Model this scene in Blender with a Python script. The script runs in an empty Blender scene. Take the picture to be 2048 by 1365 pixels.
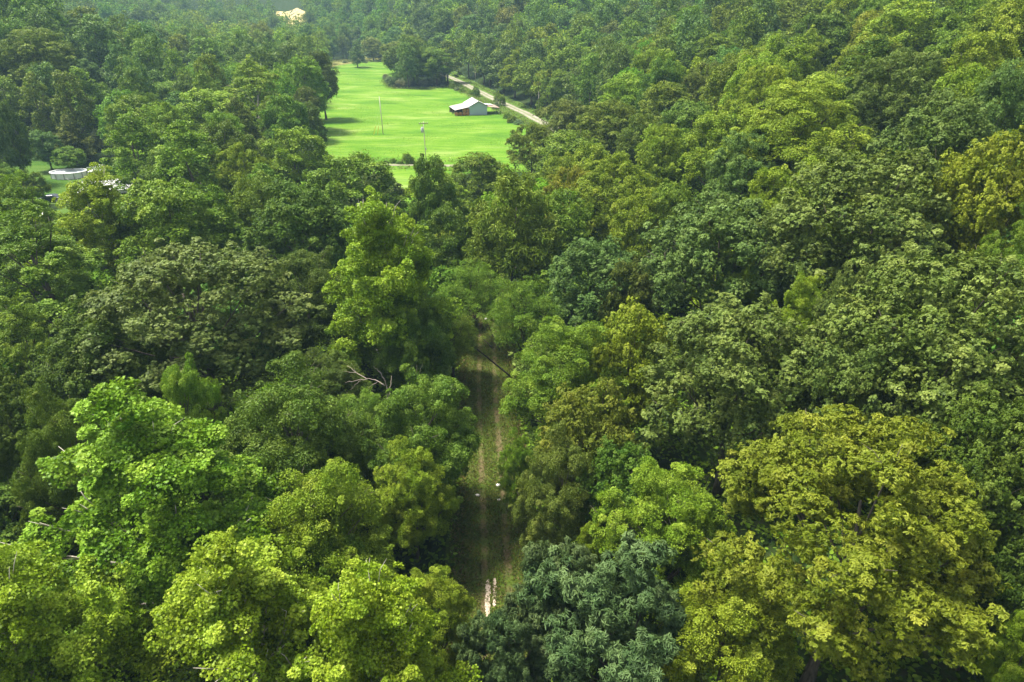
# Wooded valley seen from above: track, meadow with barn, forest of individual trees.
HAZE, SKY, SUN, SUN_ANGLE, EXPO, DENOISE = 0.0002, .070, 2.4, 12, 2.12, True
import bpy, math, random
import numpy as np
from mathutils import Vector, noise as mnoise

scene = bpy.context.scene
COL = scene.collection
R = math.radians
rng = np.random.default_rng(7)
random.seed(7)

# ------------------------------------------------------------------ camera
CAM_H, PITCH, FPX = 38.0, R(27.5), 1365.0
SP, CP = math.sin(PITCH), math.cos(PITCH)
cam_d = bpy.data.cameras.new("camera")
cam_d.lens = 24.0; cam_d.sensor_width = 36.0
cam_d.clip_start = 0.5; cam_d.clip_end = 8000
cam = bpy.data.objects.new("camera", cam_d); COL.objects.link(cam)
cam.location = (0, 0, CAM_H); cam.rotation_euler = (R(90) - PITCH, 0, 0)
scene.camera = cam

def ray(px, py):
    r, u = (px - 1024) / FPX, (682.5 - py) / FPX
    return np.array([r, CP + u * SP, -SP + u * CP])

def project(x, y, z):
    dz = z - CAM_H
    dep = y * CP - dz * SP
    up = y * SP + dz * CP
    return 1024 + FPX * x / max(dep, .1), 682.5 - FPX * up / max(dep, .1), dep

# ------------------------------------------------------------------ terrain
def sstep(t):
    t = np.clip(t, 0, 1); return t * t * (3 - 2 * t)

def xfoot(y):
    return np.interp(y, [-400, 0, 60, 200, 240, 340, 400, 500, 900], [9, 8, 7, 11, 9, -22, -60, -120, -300])

def terrain(x, y):
    x = np.asarray(x, float); y = np.asarray(y, float)
    s = np.maximum(0, x - xfoot(y))
    zr = 85 * (1 - np.exp(-s * .37 / 85)) * (1 - np.exp(-s / 6))
    zl = 32 * np.exp(-(((x + 195) / 62) ** 2 + ((y - 225) / 72) ** 2)) * sstep((y - 160) / 35)
    zl2 = 46 * sstep((-x - 210) / 220) * sstep((y - 120) / 200)
    zf = 95 * sstep((y - 500) / 620)
    lump = 1.1 * np.sin(x * .061 + 1.3) * np.sin(y * .047 + .4) + .6 * np.sin(x * .13 + y * .05) * np.sin(y * .11 - x * .03)
    valley = 1.2 * np.sin(x * .02 + y * .013)* sstep((y - 150) / 60)
    far = sstep((y - 380) / 150)
    lump = lump * np.clip(s / 25, 0, 1) + (6 * np.sin(x * .021 + .8) * np.sin(y * .017)) * far
    near = .25 * np.sin(x * .35) * np.sin(y * .27)
    return zr + zl + zl2 + zf + lump + valley * .5 + near * .5

def tz(x, y): return float(terrain(x, y))

def ground_at(px, py, lift=0.0):
    d = ray(px, py)
    t = np.arange(8, 1500, .25)
    z = CAM_H + t * d[2]
    g = terrain(t * d[0], t * d[1]) + lift
    i = int(np.argmax(z <= g))
    if z[i] > g[i]: i = len(t) - 1
    return t[i] * d[0], t[i] * d[1], t[i]

# ------------------------------------------------------------------ materials
class NT:
    def __init__(s, name):
        s.m = bpy.data.materials.new(name); s.m.use_nodes = True
        s.t = s.m.node_tree; s.n = s.t.nodes; s.n.clear()
        s.out = s.n.new('ShaderNodeOutputMaterial')
    def add(s, kind, **kw):
        o = s.n.new(kind)
        for k, v in kw.items():
            if k in o.inputs: o.inputs[k].default_value = v
            else: setattr(o, k, v)
        return o
    def link(s, a, b): s.t.links.new(a, b)
    def noise(s, vec, scale, detail=4, rough=.6):
        o = s.add('ShaderNodeTexNoise'); o.inputs['Scale'].default_value = scale
        o.inputs['Detail'].default_value = detail; o.inputs['Roughness'].default_value = rough
        s.link(vec, o.inputs['Vector']); return o.outputs['Fac']
    def ramp(s, fac, stops):
        o = s.add('ShaderNodeValToRGB'); e = o.color_ramp.elements
        while len(e) < len(stops): e.new(.5)
        for el, (p, c) in zip(e, stops): el.position = p; el.color = (*c, 1) if len(c) == 3 else c
        s.link(fac, o.inputs['Fac']); return o.outputs['Color']
    def mix(s, fac, a, b, mode='MIX'):
        o = s.add('ShaderNodeMix', data_type='RGBA', blend_type=mode)
        for v, i in ((fac, 0), (a, 6), (b, 7)):
            if isinstance(v, (int, float)): o.inputs[i].default_value = v
            elif isinstance(v, tuple): o.inputs[i].default_value = (*v, 1)
            else: s.link(v, o.inputs[i])
        return o.outputs[2]
    def math(s, op, a, b=None, c=None):
        o = s.add('ShaderNodeMath', operation=op)
        for v, i in ((a, 0), (b, 1), (c, 2)):
            if v is None: continue
            if isinstance(v, (int, float)): o.inputs[i].default_value = v
            else: s.link(v, o.inputs[i])
        return o.outputs[0]
    def pbsdf(s, col, rough=.8, spec=.2, bump=None, bstr=.3, metal=0.0, dist=.05):
        p = s.add('ShaderNodeBsdfPrincipled')
        if isinstance(col, tuple): p.inputs['Base Color'].default_value = (*col, 1)
        else: s.link(col, p.inputs['Base Color'])
        p.inputs['Roughness'].default_value = rough
        p.inputs['Specular IOR Level'].default_value = spec
        p.inputs['Metallic'].default_value = metal
        if bump is not None:
            b = s.add('ShaderNodeBump'); b.inputs['Strength'].default_value = bstr
            b.inputs['Distance'].default_value = dist
            s.link(bump, b.inputs['Height']); s.link(b.outputs['Normal'], p.inputs['Normal'])
        s.link(p.outputs['BSDF'], s.out.inputs['Surface'])
        return p

def leaf_material(name, vertex_tint=False, gloss=.5, spec=.16, trans=.26):
    t = NT(name)
    tone = t.add('ShaderNodeAttribute', attribute_name='tone').outputs['Fac']
    if vertex_tint:
        base = t.add('ShaderNodeAttribute', attribute_name='tint').outputs['Color']
    else:
        base = t.add('ShaderNodeObjectInfo').outputs['Color']
    # leaf variation: brighter young leaves, darker mature ones, a few yellow; lighter on upward clumps
    val = t.math('MULTIPLY_ADD', tone, 1.25, .42)
    hue = t.math('MULTIPLY_ADD', tone, -.030, .515)
    sat = t.math('MULTIPLY_ADD', tone, -.10, 1.03)
    pos = t.add('ShaderNodeNewGeometry').outputs['Position']; oi = t.add('ShaderNodeObjectInfo').outputs['Random']
    nz = t.noise(pos, .55, 3, .6)
    hue = t.math('ADD', hue, t.math('MULTIPLY_ADD', nz, .06, -.030)); hue = t.math('ADD', hue, t.math('MULTIPLY_ADD', oi, .012, -.006))
    val = t.math('MULTIPLY', val, t.math('MULTIPLY_ADD', t.noise(pos, .9, 3, .6), .44, .78))
    h = t.add('ShaderNodeHueSaturation')
    t.link(base, h.inputs['Color']); t.link(val, h.inputs['Value']); t.link(hue, h.inputs['Hue']); t.link(sat, h.inputs['Saturation'])
    col = h.outputs['Color']
    p = t.add('ShaderNodeBsdfPrincipled')
    t.link(col, p.inputs['Base Color']); p.inputs['Roughness'].default_value = gloss
    p.inputs['Specular IOR Level'].default_value = spec
    tr = t.add('ShaderNodeBsdfTranslucent')
    tc = t.mix(.55, col, (.30, .42, .02), 'MIX')
    tc = t.mix(1.0, tc, (1.25, 1.25, .8), 'MULTIPLY')
    tc2 = t.mix(.7, tc, col)
    t.link(tc2, tr.inputs['Color'])
    mx = t.add('ShaderNodeMixShader'); mx.inputs[0].default_value = trans
    t.link(p.outputs[0], mx.inputs[1]); t.link(tr.outputs[0], mx.inputs[2])
    t.link(mx.outputs[0], t.out.inputs['Surface'])
    return t.m

def bark_material():
    t = NT('bark')
    g = t.add('ShaderNodeNewGeometry').outputs['Position']
    mp = t.add('ShaderNodeMapping'); mp.inputs['Scale'].default_value = (6, 6, 1.2); t.link(g, mp.inputs['Vector'])
    n = t.noise(mp.outputs[0], 1.5, 5)
    base = t.add('ShaderNodeObjectInfo').outputs['Color']
    v = t.ramp(n, [(.3, (.45, .42, .40)), (.7, (1.35, 1.3, 1.25))])
    c = t.mix(1.0, base, v, 'MULTIPLY')
    t.pbsdf(c, .9, .1, n, .6, dist=.04)
    return t.m

def plain(name, col, rough=.7, spec=.3, var=.25, scale=3.0, metal=0.0, stretch=(1, 1, 1), bstr=.2):
    t = NT(name)
    g = t.add('ShaderNodeTexCoord').outputs['Object']
    mp = t.add('ShaderNodeMapping'); mp.inputs['Scale'].default_value = stretch; t.link(g, mp.inputs['Vector'])
    n = t.noise(mp.outputs[0], scale, 5)
    lo = tuple(c * (1 - var) for c in col); hi = tuple(min(1, c * (1 + var)) for c in col)
    t.pbsdf(t.ramp(n, [(.3, lo), (.7, hi)]), rough, spec, n, bstr, metal, .02)
    return t.m

M_LEAF = leaf_material('leaf')
M_LEAF_FAR = leaf_material('leaf_distant', vertex_tint=True, spec=.08, gloss=.7)
M_BARK = bark_material()

# ------------------------------------------------------------------ mesh helpers
def mesh_np(name, verts, loops, starts, totals, mats, face_tone=None, mat_idx=None, tint=None, smooth=False):
    me = bpy.data.meshes.new(name)
    verts = np.ascontiguousarray(verts, np.float32); loops = np.ascontiguousarray(loops, np.int32)
    me.vertices.add(len(verts)); me.vertices.foreach_set('co', verts.ravel())
    me.loops.add(len(loops)); me.loops.foreach_set('vertex_index', loops)
    me.polygons.add(len(starts)); me.polygons.foreach_set('loop_start', np.ascontiguousarray(starts, np.int32))
    for m in mats: me.materials.append(m)
    if mat_idx is not None: me.polygons.foreach_set('material_index', np.ascontiguousarray(mat_idx, np.int32))
    if smooth: me.polygons.foreach_set('use_smooth', np.ones(len(starts), bool))
    if face_tone is not None:
        a = me.attributes.new('tone', 'FLOAT', 'FACE'); a.data.foreach_set('value', np.ascontiguousarray(face_tone, np.float32))
    if tint is not None:
        a = me.attributes.new('tint', 'FLOAT_COLOR', 'FACE'); a.data.foreach_set('color', np.ascontiguousarray(tint, np.float32).ravel())
    me.update(calc_edges=True)
    return me

def quads_mesh(name, verts, faces, mats, smooth=False, midx=None):
    me = bpy.data.meshes.new(name); me.from_pydata([tuple(v) for v in verts], [], [tuple(f) for f in faces])
    for m in mats: me.materials.append(m)
    if midx is not None: me.polygons.foreach_set('material_index', midx)
    if smooth: me.polygons.foreach_set('use_smooth', [True] * len(me.polygons))
    me.update(); return me

class MB:
    """collects boxes, tubes and sheets that become one mesh"""
    def __init__(s): s.v = []; s.f = []
    def box(s, c, size, rz=0.0, taper=1.0):
        x, y, z = (k / 2 for k in size); b = len(s.v); cr, sr = math.cos(rz), math.sin(rz)
        for k, (dx, dy, dz) in enumerate(((-x,-y,-z),(x,-y,-z),(x,y,-z),(-x,y,-z),(-x,-y,z),(x,-y,z),(x,y,z),(-x,y,z))):
            if k > 3: dx *= taper; dy *= taper
            s.v.append((c[0]+dx*cr-dy*sr, c[1]+dx*sr+dy*cr, c[2]+dz))
        s.f += [tuple(b+i for i in q) for q in ((0,3,2,1),(4,5,6,7),(0,1,5,4),(1,2,6,5),(2,3,7,6),(3,0,4,7))]
        return s
    def slab(s, pts, t):
        """a flat polygon given thickness along its normal"""
        p = [Vector(q) for q in pts]; n = (p[1]-p[0]).cross(p[2]-p[0]).normalized() * t; b = len(s.v); k = len(p)
        s.v += [tuple(q) for q in p] + [tuple(q-n) for q in p]
        s.f.append(tuple(range(b, b+k))); s.f.append(tuple(range(b+2*k-1, b+k-1, -1)))
        for i in range(k): j = (i+1) % k; s.f.append((b+i, b+k+i, b+k+j, b+j))
        return s
    def tube(s, pts, rad, n=8):
        pts = [Vector(p) for p in pts]; b0 = len(s.v)
        if not hasattr(rad, '__len__'): rad = [rad]*len(pts)
        for i, p in enumerate(pts):
            d = (pts[min(i+1, len(pts)-1)] - pts[max(i-1, 0)]).normalized()
            a = d.orthogonal().normalized() if i == 0 else (a - d*a.dot(d)).normalized()
            c = d.cross(a)
            for k in range(n):
                w = 2*math.pi*k/n; s.v.append(tuple(p + (a*math.cos(w)+c*math.sin(w))*rad[i]))
        for i in range(len(pts)-1):
            for k in range(n):
                s.f.append((b0+i*n+k, b0+i*n+(k+1)%n, b0+(i+1)*n+(k+1)%n, b0+(i+1)*n+k))
        s.f.append(tuple(b0+k for k in range(n-1,-1,-1))); s.f.append(tuple(b0+(len(pts)-1)*n+k for k in range(n)))
        return s
    def mesh(s, name, mat, smooth=False): return quads_mesh(name, s.v, s.f, [mat], smooth)
    def build(s, name, mat, parent=None, smooth=False):
        o = bpy.data.objects.new(name, s.mesh(name, mat, smooth)); COL.objects.link(o)
        if parent: o.parent = parent
        return o

def tag(o, label=None, cat=None, group=None, kind=None):
    if label: o['label'] = label
    if cat: o['category'] = cat
    if group: o['group'] = group
    if kind: o['kind'] = kind
    return o

def empty(name, loc, rz=0.0, label=None, cat=None, group=None):
    o = bpy.data.objects.new(name, None); COL.objects.link(o)
    o.location = loc; o.rotation_euler = (0, 0, rz); o.empty_display_size = .3
    return tag(o, label, cat, group)

# ------------------------------------------------------------------ foliage
def T_diamond(): return np.array([(0,0,0),(.42,-.30,.06),(1,0,-.10),(.42,.30,.06)]), [(0,1,2),(0,2,3)]
def T_oval(): return np.array([(0,0,0),(.22,-.27,.05),(.66,-.27,.03),(1,0,-.12),(.66,.27,.03),(.22,.27,.05)]), [(0,1,2,3),(0,3,4,5)]
def T_lance(): return np.array([(0,0,0),(.3,-.12,.03),(.7,-.11,-.05),(1,0,-.24),(.7,.11,-.05),(.3,.12,.03)]), [(0,1,2,3),(0,3,4,5)]
def T_lobed():
    h = [(0,0,0),(.22,.16,.03),(.34,.07,.02),(.5,.27,.0),(.6,.1,-.04),(.78,.22,-.10),(.84,.06,-.14),(1,0,-.22)]
    m = [(x,-y,z) for x, y, z in h[1:-1]]
    return np.array(h + m), [tuple(range(7,-1,-1)), (0,) + tuple(range(8,14)) + (7,)]
def T_star():
    v = []
    for k, (a, r) in enumerate(((180,.12),(140,.50),(100,.34),(68,.56),(34,.36),(0,.62),(-34,.36),(-68,.56),(-100,.34),(-140,.50))):
        v.append((.42 + r*math.cos(R(a)), r*math.sin(R(a)), -.22*r*r + .03*(k % 2)))
    return np.array(v), [tuple(range(9,-1,-1))]
TEMPL = dict(diamond=T_diamond(), oval=T_oval(), lance=T_lance(), lobed=T_lobed(), star=T_star())

def unit(a): return a / np.maximum(np.linalg.norm(a, axis=-1, keepdims=True), 1e-6)

def leaves_mesh_data(P, D, N, S, tone, templ):
    tv, tf = TEMPL[templ]
    D = unit(D); N = unit(N - D * (N * D).sum(1, keepdims=True)); B = np.cross(N, D)
    S = S[:, None, None]
    V = P[:, None, :] + S * (tv[None, :, 0:1] * D[:, None] + tv[None, :, 1:2] * B[:, None] + tv[None, :, 2:3] * N[:, None])
    n, k = len(P), len(tv)
    flat = np.concatenate([np.array(f) for f in tf]); lens = np.array([len(f) for f in tf])
    loops = (flat[None] + (np.arange(n) * k)[:, None]).ravel()
    totals = np.tile(lens, n)
    starts = np.concatenate([[0], np.cumsum(totals)[:-1]])
    return V.reshape(-1, 3), loops, starts, totals, np.repeat(tone, len(tf))

UP = np.array([0, 0, 1.0])
PROF = {
    'dome': lambda t: np.sqrt(np.clip(1 - np.clip((t - .32) / .68, -1, 1) ** 2, .02, 1)) * np.where(t < .32, .72 + .28 * t / .32, 1),
    'ovoid': lambda t: np.clip(np.sin(np.pi * np.clip(t * .86 + .10, 0, 1)) ** .75, .06, 1),
    'cone': lambda t: np.clip(np.where(t < .22, .7 + .3 * t / .22, (1 - (t - .22) / .78) ** .8), .05, 1),
    'tall': lambda t: np.clip(np.where(t < .3, .8 + .2 * t / .3, np.clip(1 - ((t - .3) / .7) ** 1.7, 0, 1) ** .75), .05, 1),
    'low': lambda t: np.sqrt(np.clip(1 - np.clip(t, 0, 1) ** 2, .05, 1)),
}

def gen_crown(seed, Rr, h, base, prof, nl, lr, m, rc, leaves, templ, L, mode='pad', up=.45, droop=.25, curv=.5, rand=.5, squash=.8, inner=.15, twigs=8, tips=.22, jit=1.0):
    """lobes > clumps > leaves; returns leaf arrays and the lobe centres (for the limbs)"""
    g = np.random.default_rng(seed)
    H = h - base
    i_ = np.arange(nl); th = i_ * 2.39996 + g.uniform(-.4, .4, nl)
    core = (i_ % 6 == 5)
    if prof in ('dome', 'low', 'ovoid'):
        # lobes spread evenly over a domed shell, a few inside it
        lo_ = {'dome': -.45, 'low': -.05, 'ovoid': -.62}[prof]; zc = {'dome': .42, 'low': .1, 'ovoid': .46}[prof] * H
        ct = 1 - (1 - lo_) * (i_ + g.uniform(.1, .9, nl)) / nl; sn = np.sqrt(1 - ct * ct)
        l = lr * g.uniform(.65, 1.35, nl)
        pw = np.sign(ct) * np.abs(ct) ** (1.25 if prof == 'ovoid' else 1.0)
        rad = np.maximum(0, Rr - l * .85) * sn * g.uniform(.78, 1.10, nl)
        z = zc + pw * np.where(ct > 0, H - zc - l * .7, zc)
        pr = np.clip(sn, .15, 1)
    else:
        t = .03 + .95 * ((i_ + g.uniform(.2, .8, nl)) / nl) ** .95
        pr = PROF[prof](t)
        l = lr * g.uniform(.65, 1.35, nl) * (.55 + .45 * pr)
        rad = np.maximum(0, Rr * pr - l * .8) * g.uniform(.70, 1.14, nl)
        z = np.minimum(t * H, H - l * .7)
    rad = np.where(core, rad * .45, rad); z = np.where(core, z * .80, z)
    ph = g.uniform(0, 6.28, 3)
    rad = rad * (1 + jit * .13 * np.sin(2 * th + ph[0]) + jit * .10 * np.sin(3 * th + ph[1])); z = np.clip(z + jit * g.normal(0, .045 * H, nl) + jit * .05 * H * np.sin(2 * th + ph[2]), 0, H * 1.04)
    C = np.stack([rad * np.cos(th), rad * np.sin(th), base + z], 1)
    # clumps on the lobes
    cnt = np.maximum(3, (m * (l / lr) ** 2)).astype(int)
    idx = np.repeat(np.arange(nl), cnt)
    out = np.stack([np.cos(th), np.sin(th), np.zeros(nl)], 1)[idx] * (pr[idx] * .75)[:, None]
    d = unit(g.normal(size=(len(idx), 3)) + out + UP * .35)
    c = C[idx] + d * (l[idx] * g.uniform(.55, 1.28, len(idx)))[:, None] * np.array([1, 1, squash])
    dist = np.linalg.norm(c[:, None] - C[None], axis=2) / l[None]
    dist[np.arange(len(idx)), idx] = 9
    keep = (dist.min(1) > .72) | (g.random(len(idx)) < inner)
    c, d, idx = c[keep], d[keep], idx[keep]
    if tips:
        k = g.integers(len(c), size=int(len(c) * tips)); dt = unit(d[k] + UP * .55 + g.normal(size=(len(k), 3)) * .35)
        ext = g.uniform(.25, .75, len(k))[:, None]
        c = np.concatenate([c, c[k] + dt * ext * lr * .75]); d = np.concatenate([d, dt]); idx = np.concatenate([idx, idx[k]])
    nc = unit(d * (1 - up) + UP * up + g.normal(size=c.shape) * .30)
    ctone = np.clip(g.normal(.45, .17, len(c)) + .10 * d[:, 2], 0, 1)  # random clump tone, lighter where the clump faces up
    crc = rc * g.uniform(.55, 1.3, len(c))
    if tips: crc[-len(k):] *= .5; ctone[-len(k):] = np.clip(ctone[-len(k):] + .22, 0, 1)
    a = unit(np.cross(nc, g.normal(size=c.shape))); b = np.cross(nc, a)
    if mode == 'rosette':
        k = twigs; ti = np.repeat(np.arange(len(c)), k); n = len(ti)
        u = np.sqrt(g.random(n)) * crc[ti]; an = g.uniform(0, 6.2832, n)
        tp = c[ti] + (a[ti] * np.cos(an)[:, None] + b[ti] * np.sin(an)[:, None]) * u[:, None] - nc[ti] * (curv * u * u / crc[ti] + g.uniform(-.25, .25, n) * crc[ti])[:, None]
        ax = unit(nc[ti] * .9 + unit(tp - c[ti]) * .35 + g.normal(size=(n, 3)) * .3)
        ta = unit(np.cross(ax, g.normal(size=(n, 3)))); tb = np.cross(ax, ta)
        q = leaves; li = np.repeat(np.arange(n), q); j = np.tile(np.arange(q), n); N = len(li)
        an = j * 2.39996 + g.uniform(-.3, .3, N)
        dl = np.clip(g.normal(droop, .28, N), -.3, 1.3)
        rd = ta[li] * np.cos(an)[:, None] + tb[li] * np.sin(an)[:, None]
        D = rd * np.cos(dl)[:, None] - ax[li] * np.sin(dl)[:, None] + g.normal(size=(N, 3)) * .12 - UP * .10
        Nn = ax[li] * np.cos(dl)[:, None] + rd * np.sin(dl)[:, None] + g.normal(size=(N, 3)) * .15
        P = tp[li] + ax[li] * (L * .12 * (j % 3))[:, None]
        tone = ctone[ti][li] + g.normal(0, .10, n)[li] + g.normal(0, .10, N)
    else:
        ci = np.repeat(np.arange(len(c)), leaves); N = len(ci)
        u = np.sqrt(g.random(N)) * crc[ci]; an = g.uniform(0, 6.2832, N)
        pl = a[ci] * np.cos(an)[:, None] + b[ci] * np.sin(an)[:, None]
        P = c[ci] + pl * u[:, None] - nc[ci] * (curv * u * u / crc[ci] + np.abs(g.normal(0, .30, N)) * crc[ci] - .1 * crc[ci])[:, None]
        D = pl + g.normal(size=(N, 3)) * .55 - UP * droop
        Nn = nc[ci] + g.normal(size=(N, 3)) * rand * 1.35 + pl * (.5 * u / crc[ci])[:, None]
        tone = ctone[ci] + g.normal(0, .15, N)
    S = L * g.uniform(.65, 1.2, N)
    P = P + D * 0
    tone = np.clip(tone, 0, 1)
    return P, D, Nn, S, tone, C, l

def trunk_mesh(name, seed, h, base, C, r0, mat, nlimb=9, sides=7, lean=.25):
    g = random.Random(seed); mb = MB()
    top = base + (h - base) * .72
    pts = []; ph = g.uniform(0, 6)
    for i in range(7):
        f = i / 6; pts.append((lean * math.sin(f * 3 + ph) * f * 2, lean * math.cos(f * 2.6 + ph) * f * 2 - lean * math.cos(ph) * 0, -.6 + f * (top + .6)))
    pts[0] = (pts[1][0] * .2, pts[1][1] * .2, -.6)
    rad = [r0 * (1.5 if i == 0 else 1 - .82 * i / 6) for i in range(7)]
    mb.tube(pts, rad, sides)
    order = list(range(len(C))); g.shuffle(order)
    for k in order[:nlimb]:
        c = C[k]; f = max(.25, min(.92, (c[2] - base * .35) / (top + .01) * .72))
        j = f * 6; i0 = int(j); w = j - i0
        s = Vector(pts[i0]).lerp(Vector(pts[min(6, i0 + 1)]), w); e = Vector(c)
        mid = s.lerp(e, .5) + Vector((g.uniform(-.3, .3), g.uniform(-.3, .3), -.25 * (e - s).length * .3))
        e2 = e + (e - mid) * .35
        rl = r0 * (1 - .75 * f) * .5
        mb.tube([s, s.lerp(mid, .5) + Vector((0, 0, -.1)), mid, e, e2], [rl, rl * .85, rl * .7, rl * .4, rl * .12], 5)
        for _ in range(2):
            dv = Vector((g.uniform(-1, 1), g.uniform(-1, 1), g.uniform(.1, 1))).normalized() * g.uniform(.8, 1.5)
            mb.tube([mid.lerp(e, g.uniform(.2, .9)), e + dv * .6, e + dv], [rl * .35, rl * .25, rl * .08], 4)
    return mb

# nominal tree forms.  near: true leaf sizes.  mid / far: leaf sprays, each face one spray
SPEC = {
 'syc':  dict(Rr=4.6, h=15, base=3.5, prof='ovoid', nl=46, lr=1.15, m=16, rc=.60, leaves=161, templ='star', L=0.138, up=.5, droop=.3, rand=.6, curv=.4, inner=.3),
 'syc2': dict(Rr=4.4, h=15, base=3.2, prof='tall', nl=50, lr=1.05, m=15, rc=.56, leaves=161, templ='star', L=0.131, up=.5, droop=.35, rand=.6, curv=.4, inner=.3),
 'oak':  dict(Rr=5.0, h=15, base=4.0, prof='dome', nl=62, lr=1.05, m=13, rc=.55, leaves=8, twigs=25, templ='lobed', L=0.152, mode='rosette', up=.5, droop=.42, inner=.3),
 'oak2': dict(Rr=5.2, h=15, base=4.0, prof='dome', nl=54, lr=1.2, m=16, rc=.60, leaves=7, twigs=20, templ='oval', L=0.151, mode='rosette', up=.45, droop=.35, inner=.3, jit=.55),
 'che':  dict(Rr=4.4, h=14, base=3.0, prof='ovoid', nl=50, lr=1.05, m=14, rc=.50, leaves=10, twigs=13, templ='lance', L=.285, mode='rosette', up=.5, droop=.30, inner=.3, jit=1.3),
 'vin':  dict(Rr=4.4, h=13, base=1.0, prof='dome', nl=52, lr=1.1, m=15, rc=.60, leaves=194, templ='oval', L=0.113, up=.30, droop=.75, rand=.45, curv=.7, inner=.2),
 'vin2': dict(Rr=4.2, h=13, base=1.0, prof='ovoid', nl=56, lr=1.0, m=14, rc=.55, leaves=194, templ='oval', L=0.110, up=.30, droop=.75, rand=.45, curv=.7, inner=.2),
 'map':  dict(Rr=4.6, h=15, base=3.0, prof='dome', nl=62, lr=.98, m=12, rc=.55, leaves=186, templ='oval', L=0.117, up=.55, droop=.2, rand=.5, curv=.5, inner=.25),
 'tul':  dict(Rr=4.2, h=17, base=3.0, prof='tall', nl=62, lr=.95, m=12, rc=.46, leaves=135, templ='oval', L=0.139, up=.45, droop=.2, rand=.6, curv=.4, inner=.25),
 'loc':  dict(Rr=3.8, h=12, base=3.5, prof='ovoid', nl=30, lr=1.1, m=9, rc=.75, leaves=110, templ='lance', L=.20, up=.75, droop=.1, rand=.35, curv=.2),
 # middle distance
 'm_round': dict(jit=.45, tips=.08, Rr=4.8, h=15, base=2.6, prof='dome', nl=42, lr=1.25, m=13, rc=.66, leaves=61, templ='oval', L=0.259, up=.5, droop=.25, rand=.45),
 'm_lump':  dict(jit=.45, tips=.08, Rr=4.8, h=15, base=2.6, prof='dome', nl=34, lr=1.5, m=18, rc=.60, leaves=61, templ='oval', L=0.245, up=.45, droop=.25, rand=.5),
 'm_oak':   dict(jit=.45, tips=.08, Rr=5.0, h=15, base=3.0, prof='dome', nl=36, lr=1.5, m=15, rc=.68, leaves=6, twigs=13, templ='lance', L=0.331, mode='rosette', up=.45, droop=.35),
 'm_tall':  dict(jit=.45, tips=.08, Rr=4.2, h=18, base=2.6, prof='tall', nl=50, lr=1.05, m=12, rc=.52, leaves=58, templ='oval', L=0.245, up=.4, droop=.2, rand=.55),
 'm_vine':  dict(jit=.45, tips=.08, Rr=4.4, h=13, base=.6, prof='ovoid', nl=40, lr=1.25, m=14, rc=.66, leaves=68, templ='oval', L=0.238, up=.3, droop=.8, rand=.4, curv=.7),
 'm_pine':  dict(jit=.45, tips=.08, Rr=3.4, h=12, base=.8, prof='cone', nl=46, lr=.85, m=11, rc=.55, leaves=26, templ='diamond', L=.34, up=.6, droop=.3, rand=.35, curv=.3),
 'm_wil':   dict(jit=.45, tips=.08, Rr=4.6, h=15, base=2.0, prof='ovoid', nl=46, lr=1.15, m=13, rc=.55, leaves=46, templ='lance', L=.40, up=.3, droop=.6, rand=.6),
 # far
 'f_round': dict(jit=.45, tips=.08, Rr=4.8, h=15, base=2.0, prof='dome', nl=30, lr=1.45, m=12, rc=.75, leaves=20, templ='oval', L=0.464, up=.5, droop=.2, rand=.4),
 'f_lump':  dict(jit=.45, tips=.08, Rr=4.9, h=15, base=2.0, prof='dome', nl=22, lr=1.8, m=15, rc=.75, leaves=20, templ='oval', L=0.464, up=.45, droop=.2, rand=.45),
 'f_tall':  dict(jit=.45, tips=.08, Rr=4.0, h=18, base=2.0, prof='tall', nl=36, lr=1.1, m=11, rc=.62, leaves=18, templ='oval', L=0.432, up=.4, droop=.2, rand=.5),
 'f_ovoid': dict(jit=.45, tips=.08, Rr=4.5, h=16, base=2.0, prof='ovoid', nl=30, lr=1.35, m=12, rc=.7, leaves=20, templ='oval', L=0.448, up=.5, droop=.2, rand=.45),
 # shrubs
 'shrub':   dict(Rr=2.2, h=2.8, base=.2, prof='low', nl=18, lr=.72, m=10, rc=.38, leaves=32, templ='oval', L=.20, up=.5, droop=.2, rand=.5),
}
KIND = {'syc': 'sycamore_tree', 'syc2': 'sycamore_tree', 'oak': 'oak_tree', 'oak2': 'oak_tree', 'che': 'chestnut_tree', 'vin': 'vine_covered_tree',
        'vin2': 'vine_covered_tree', 'map': 'maple_tree', 'tul': 'poplar_tree', 'loc': 'locust_tree', 'm_vine': 'vine_covered_tree',
        'm_pine': 'cedar_tree', 'm_wil': 'willow_tree', 'm_oak': 'oak_tree', 'm_tall': 'poplar_tree', 'shrub': 'shrub'}
BARKS = {'white': (.50, .47, .40), 'grey': (.13, .115, .095), 'brown': (.07, .052, .038), 'pale': (.42, .38, .33)}
PROTO = {}

def proto(key, variant=0):
    k = (key, variant)
    if k in PROTO: return PROTO[k]
    s = SPEC[key]; seed = sum(ord(ch) for ch in key) * 7 + variant * 101
    P, D, N, S, tone, C, l = gen_crown(seed, **s)
    v, lo, st, to, ft = leaves_mesh_data(P, D, N, S, tone, s['templ'])
    crown = mesh_np('crown', v, lo, st, to, [M_LEAF], ft)
    near = key in ('syc', 'syc2', 'oak', 'oak2', 'che', 'vin', 'vin2', 'map', 'tul', 'loc')
    mb = trunk_mesh('trunk', seed, s['h'], s['base'], C, .27 if key != 'shrub' else .06, M_BARK, 14 if near else (8 if key[0] == 'm' else 4), 8 if near else 5, .25 if key != 'shrub' else .05)
    trunk = mb.mesh('trunk', M_BARK, True)
    PROTO[k] = (crown, trunk, s, len(P))
    return PROTO[k]

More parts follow.
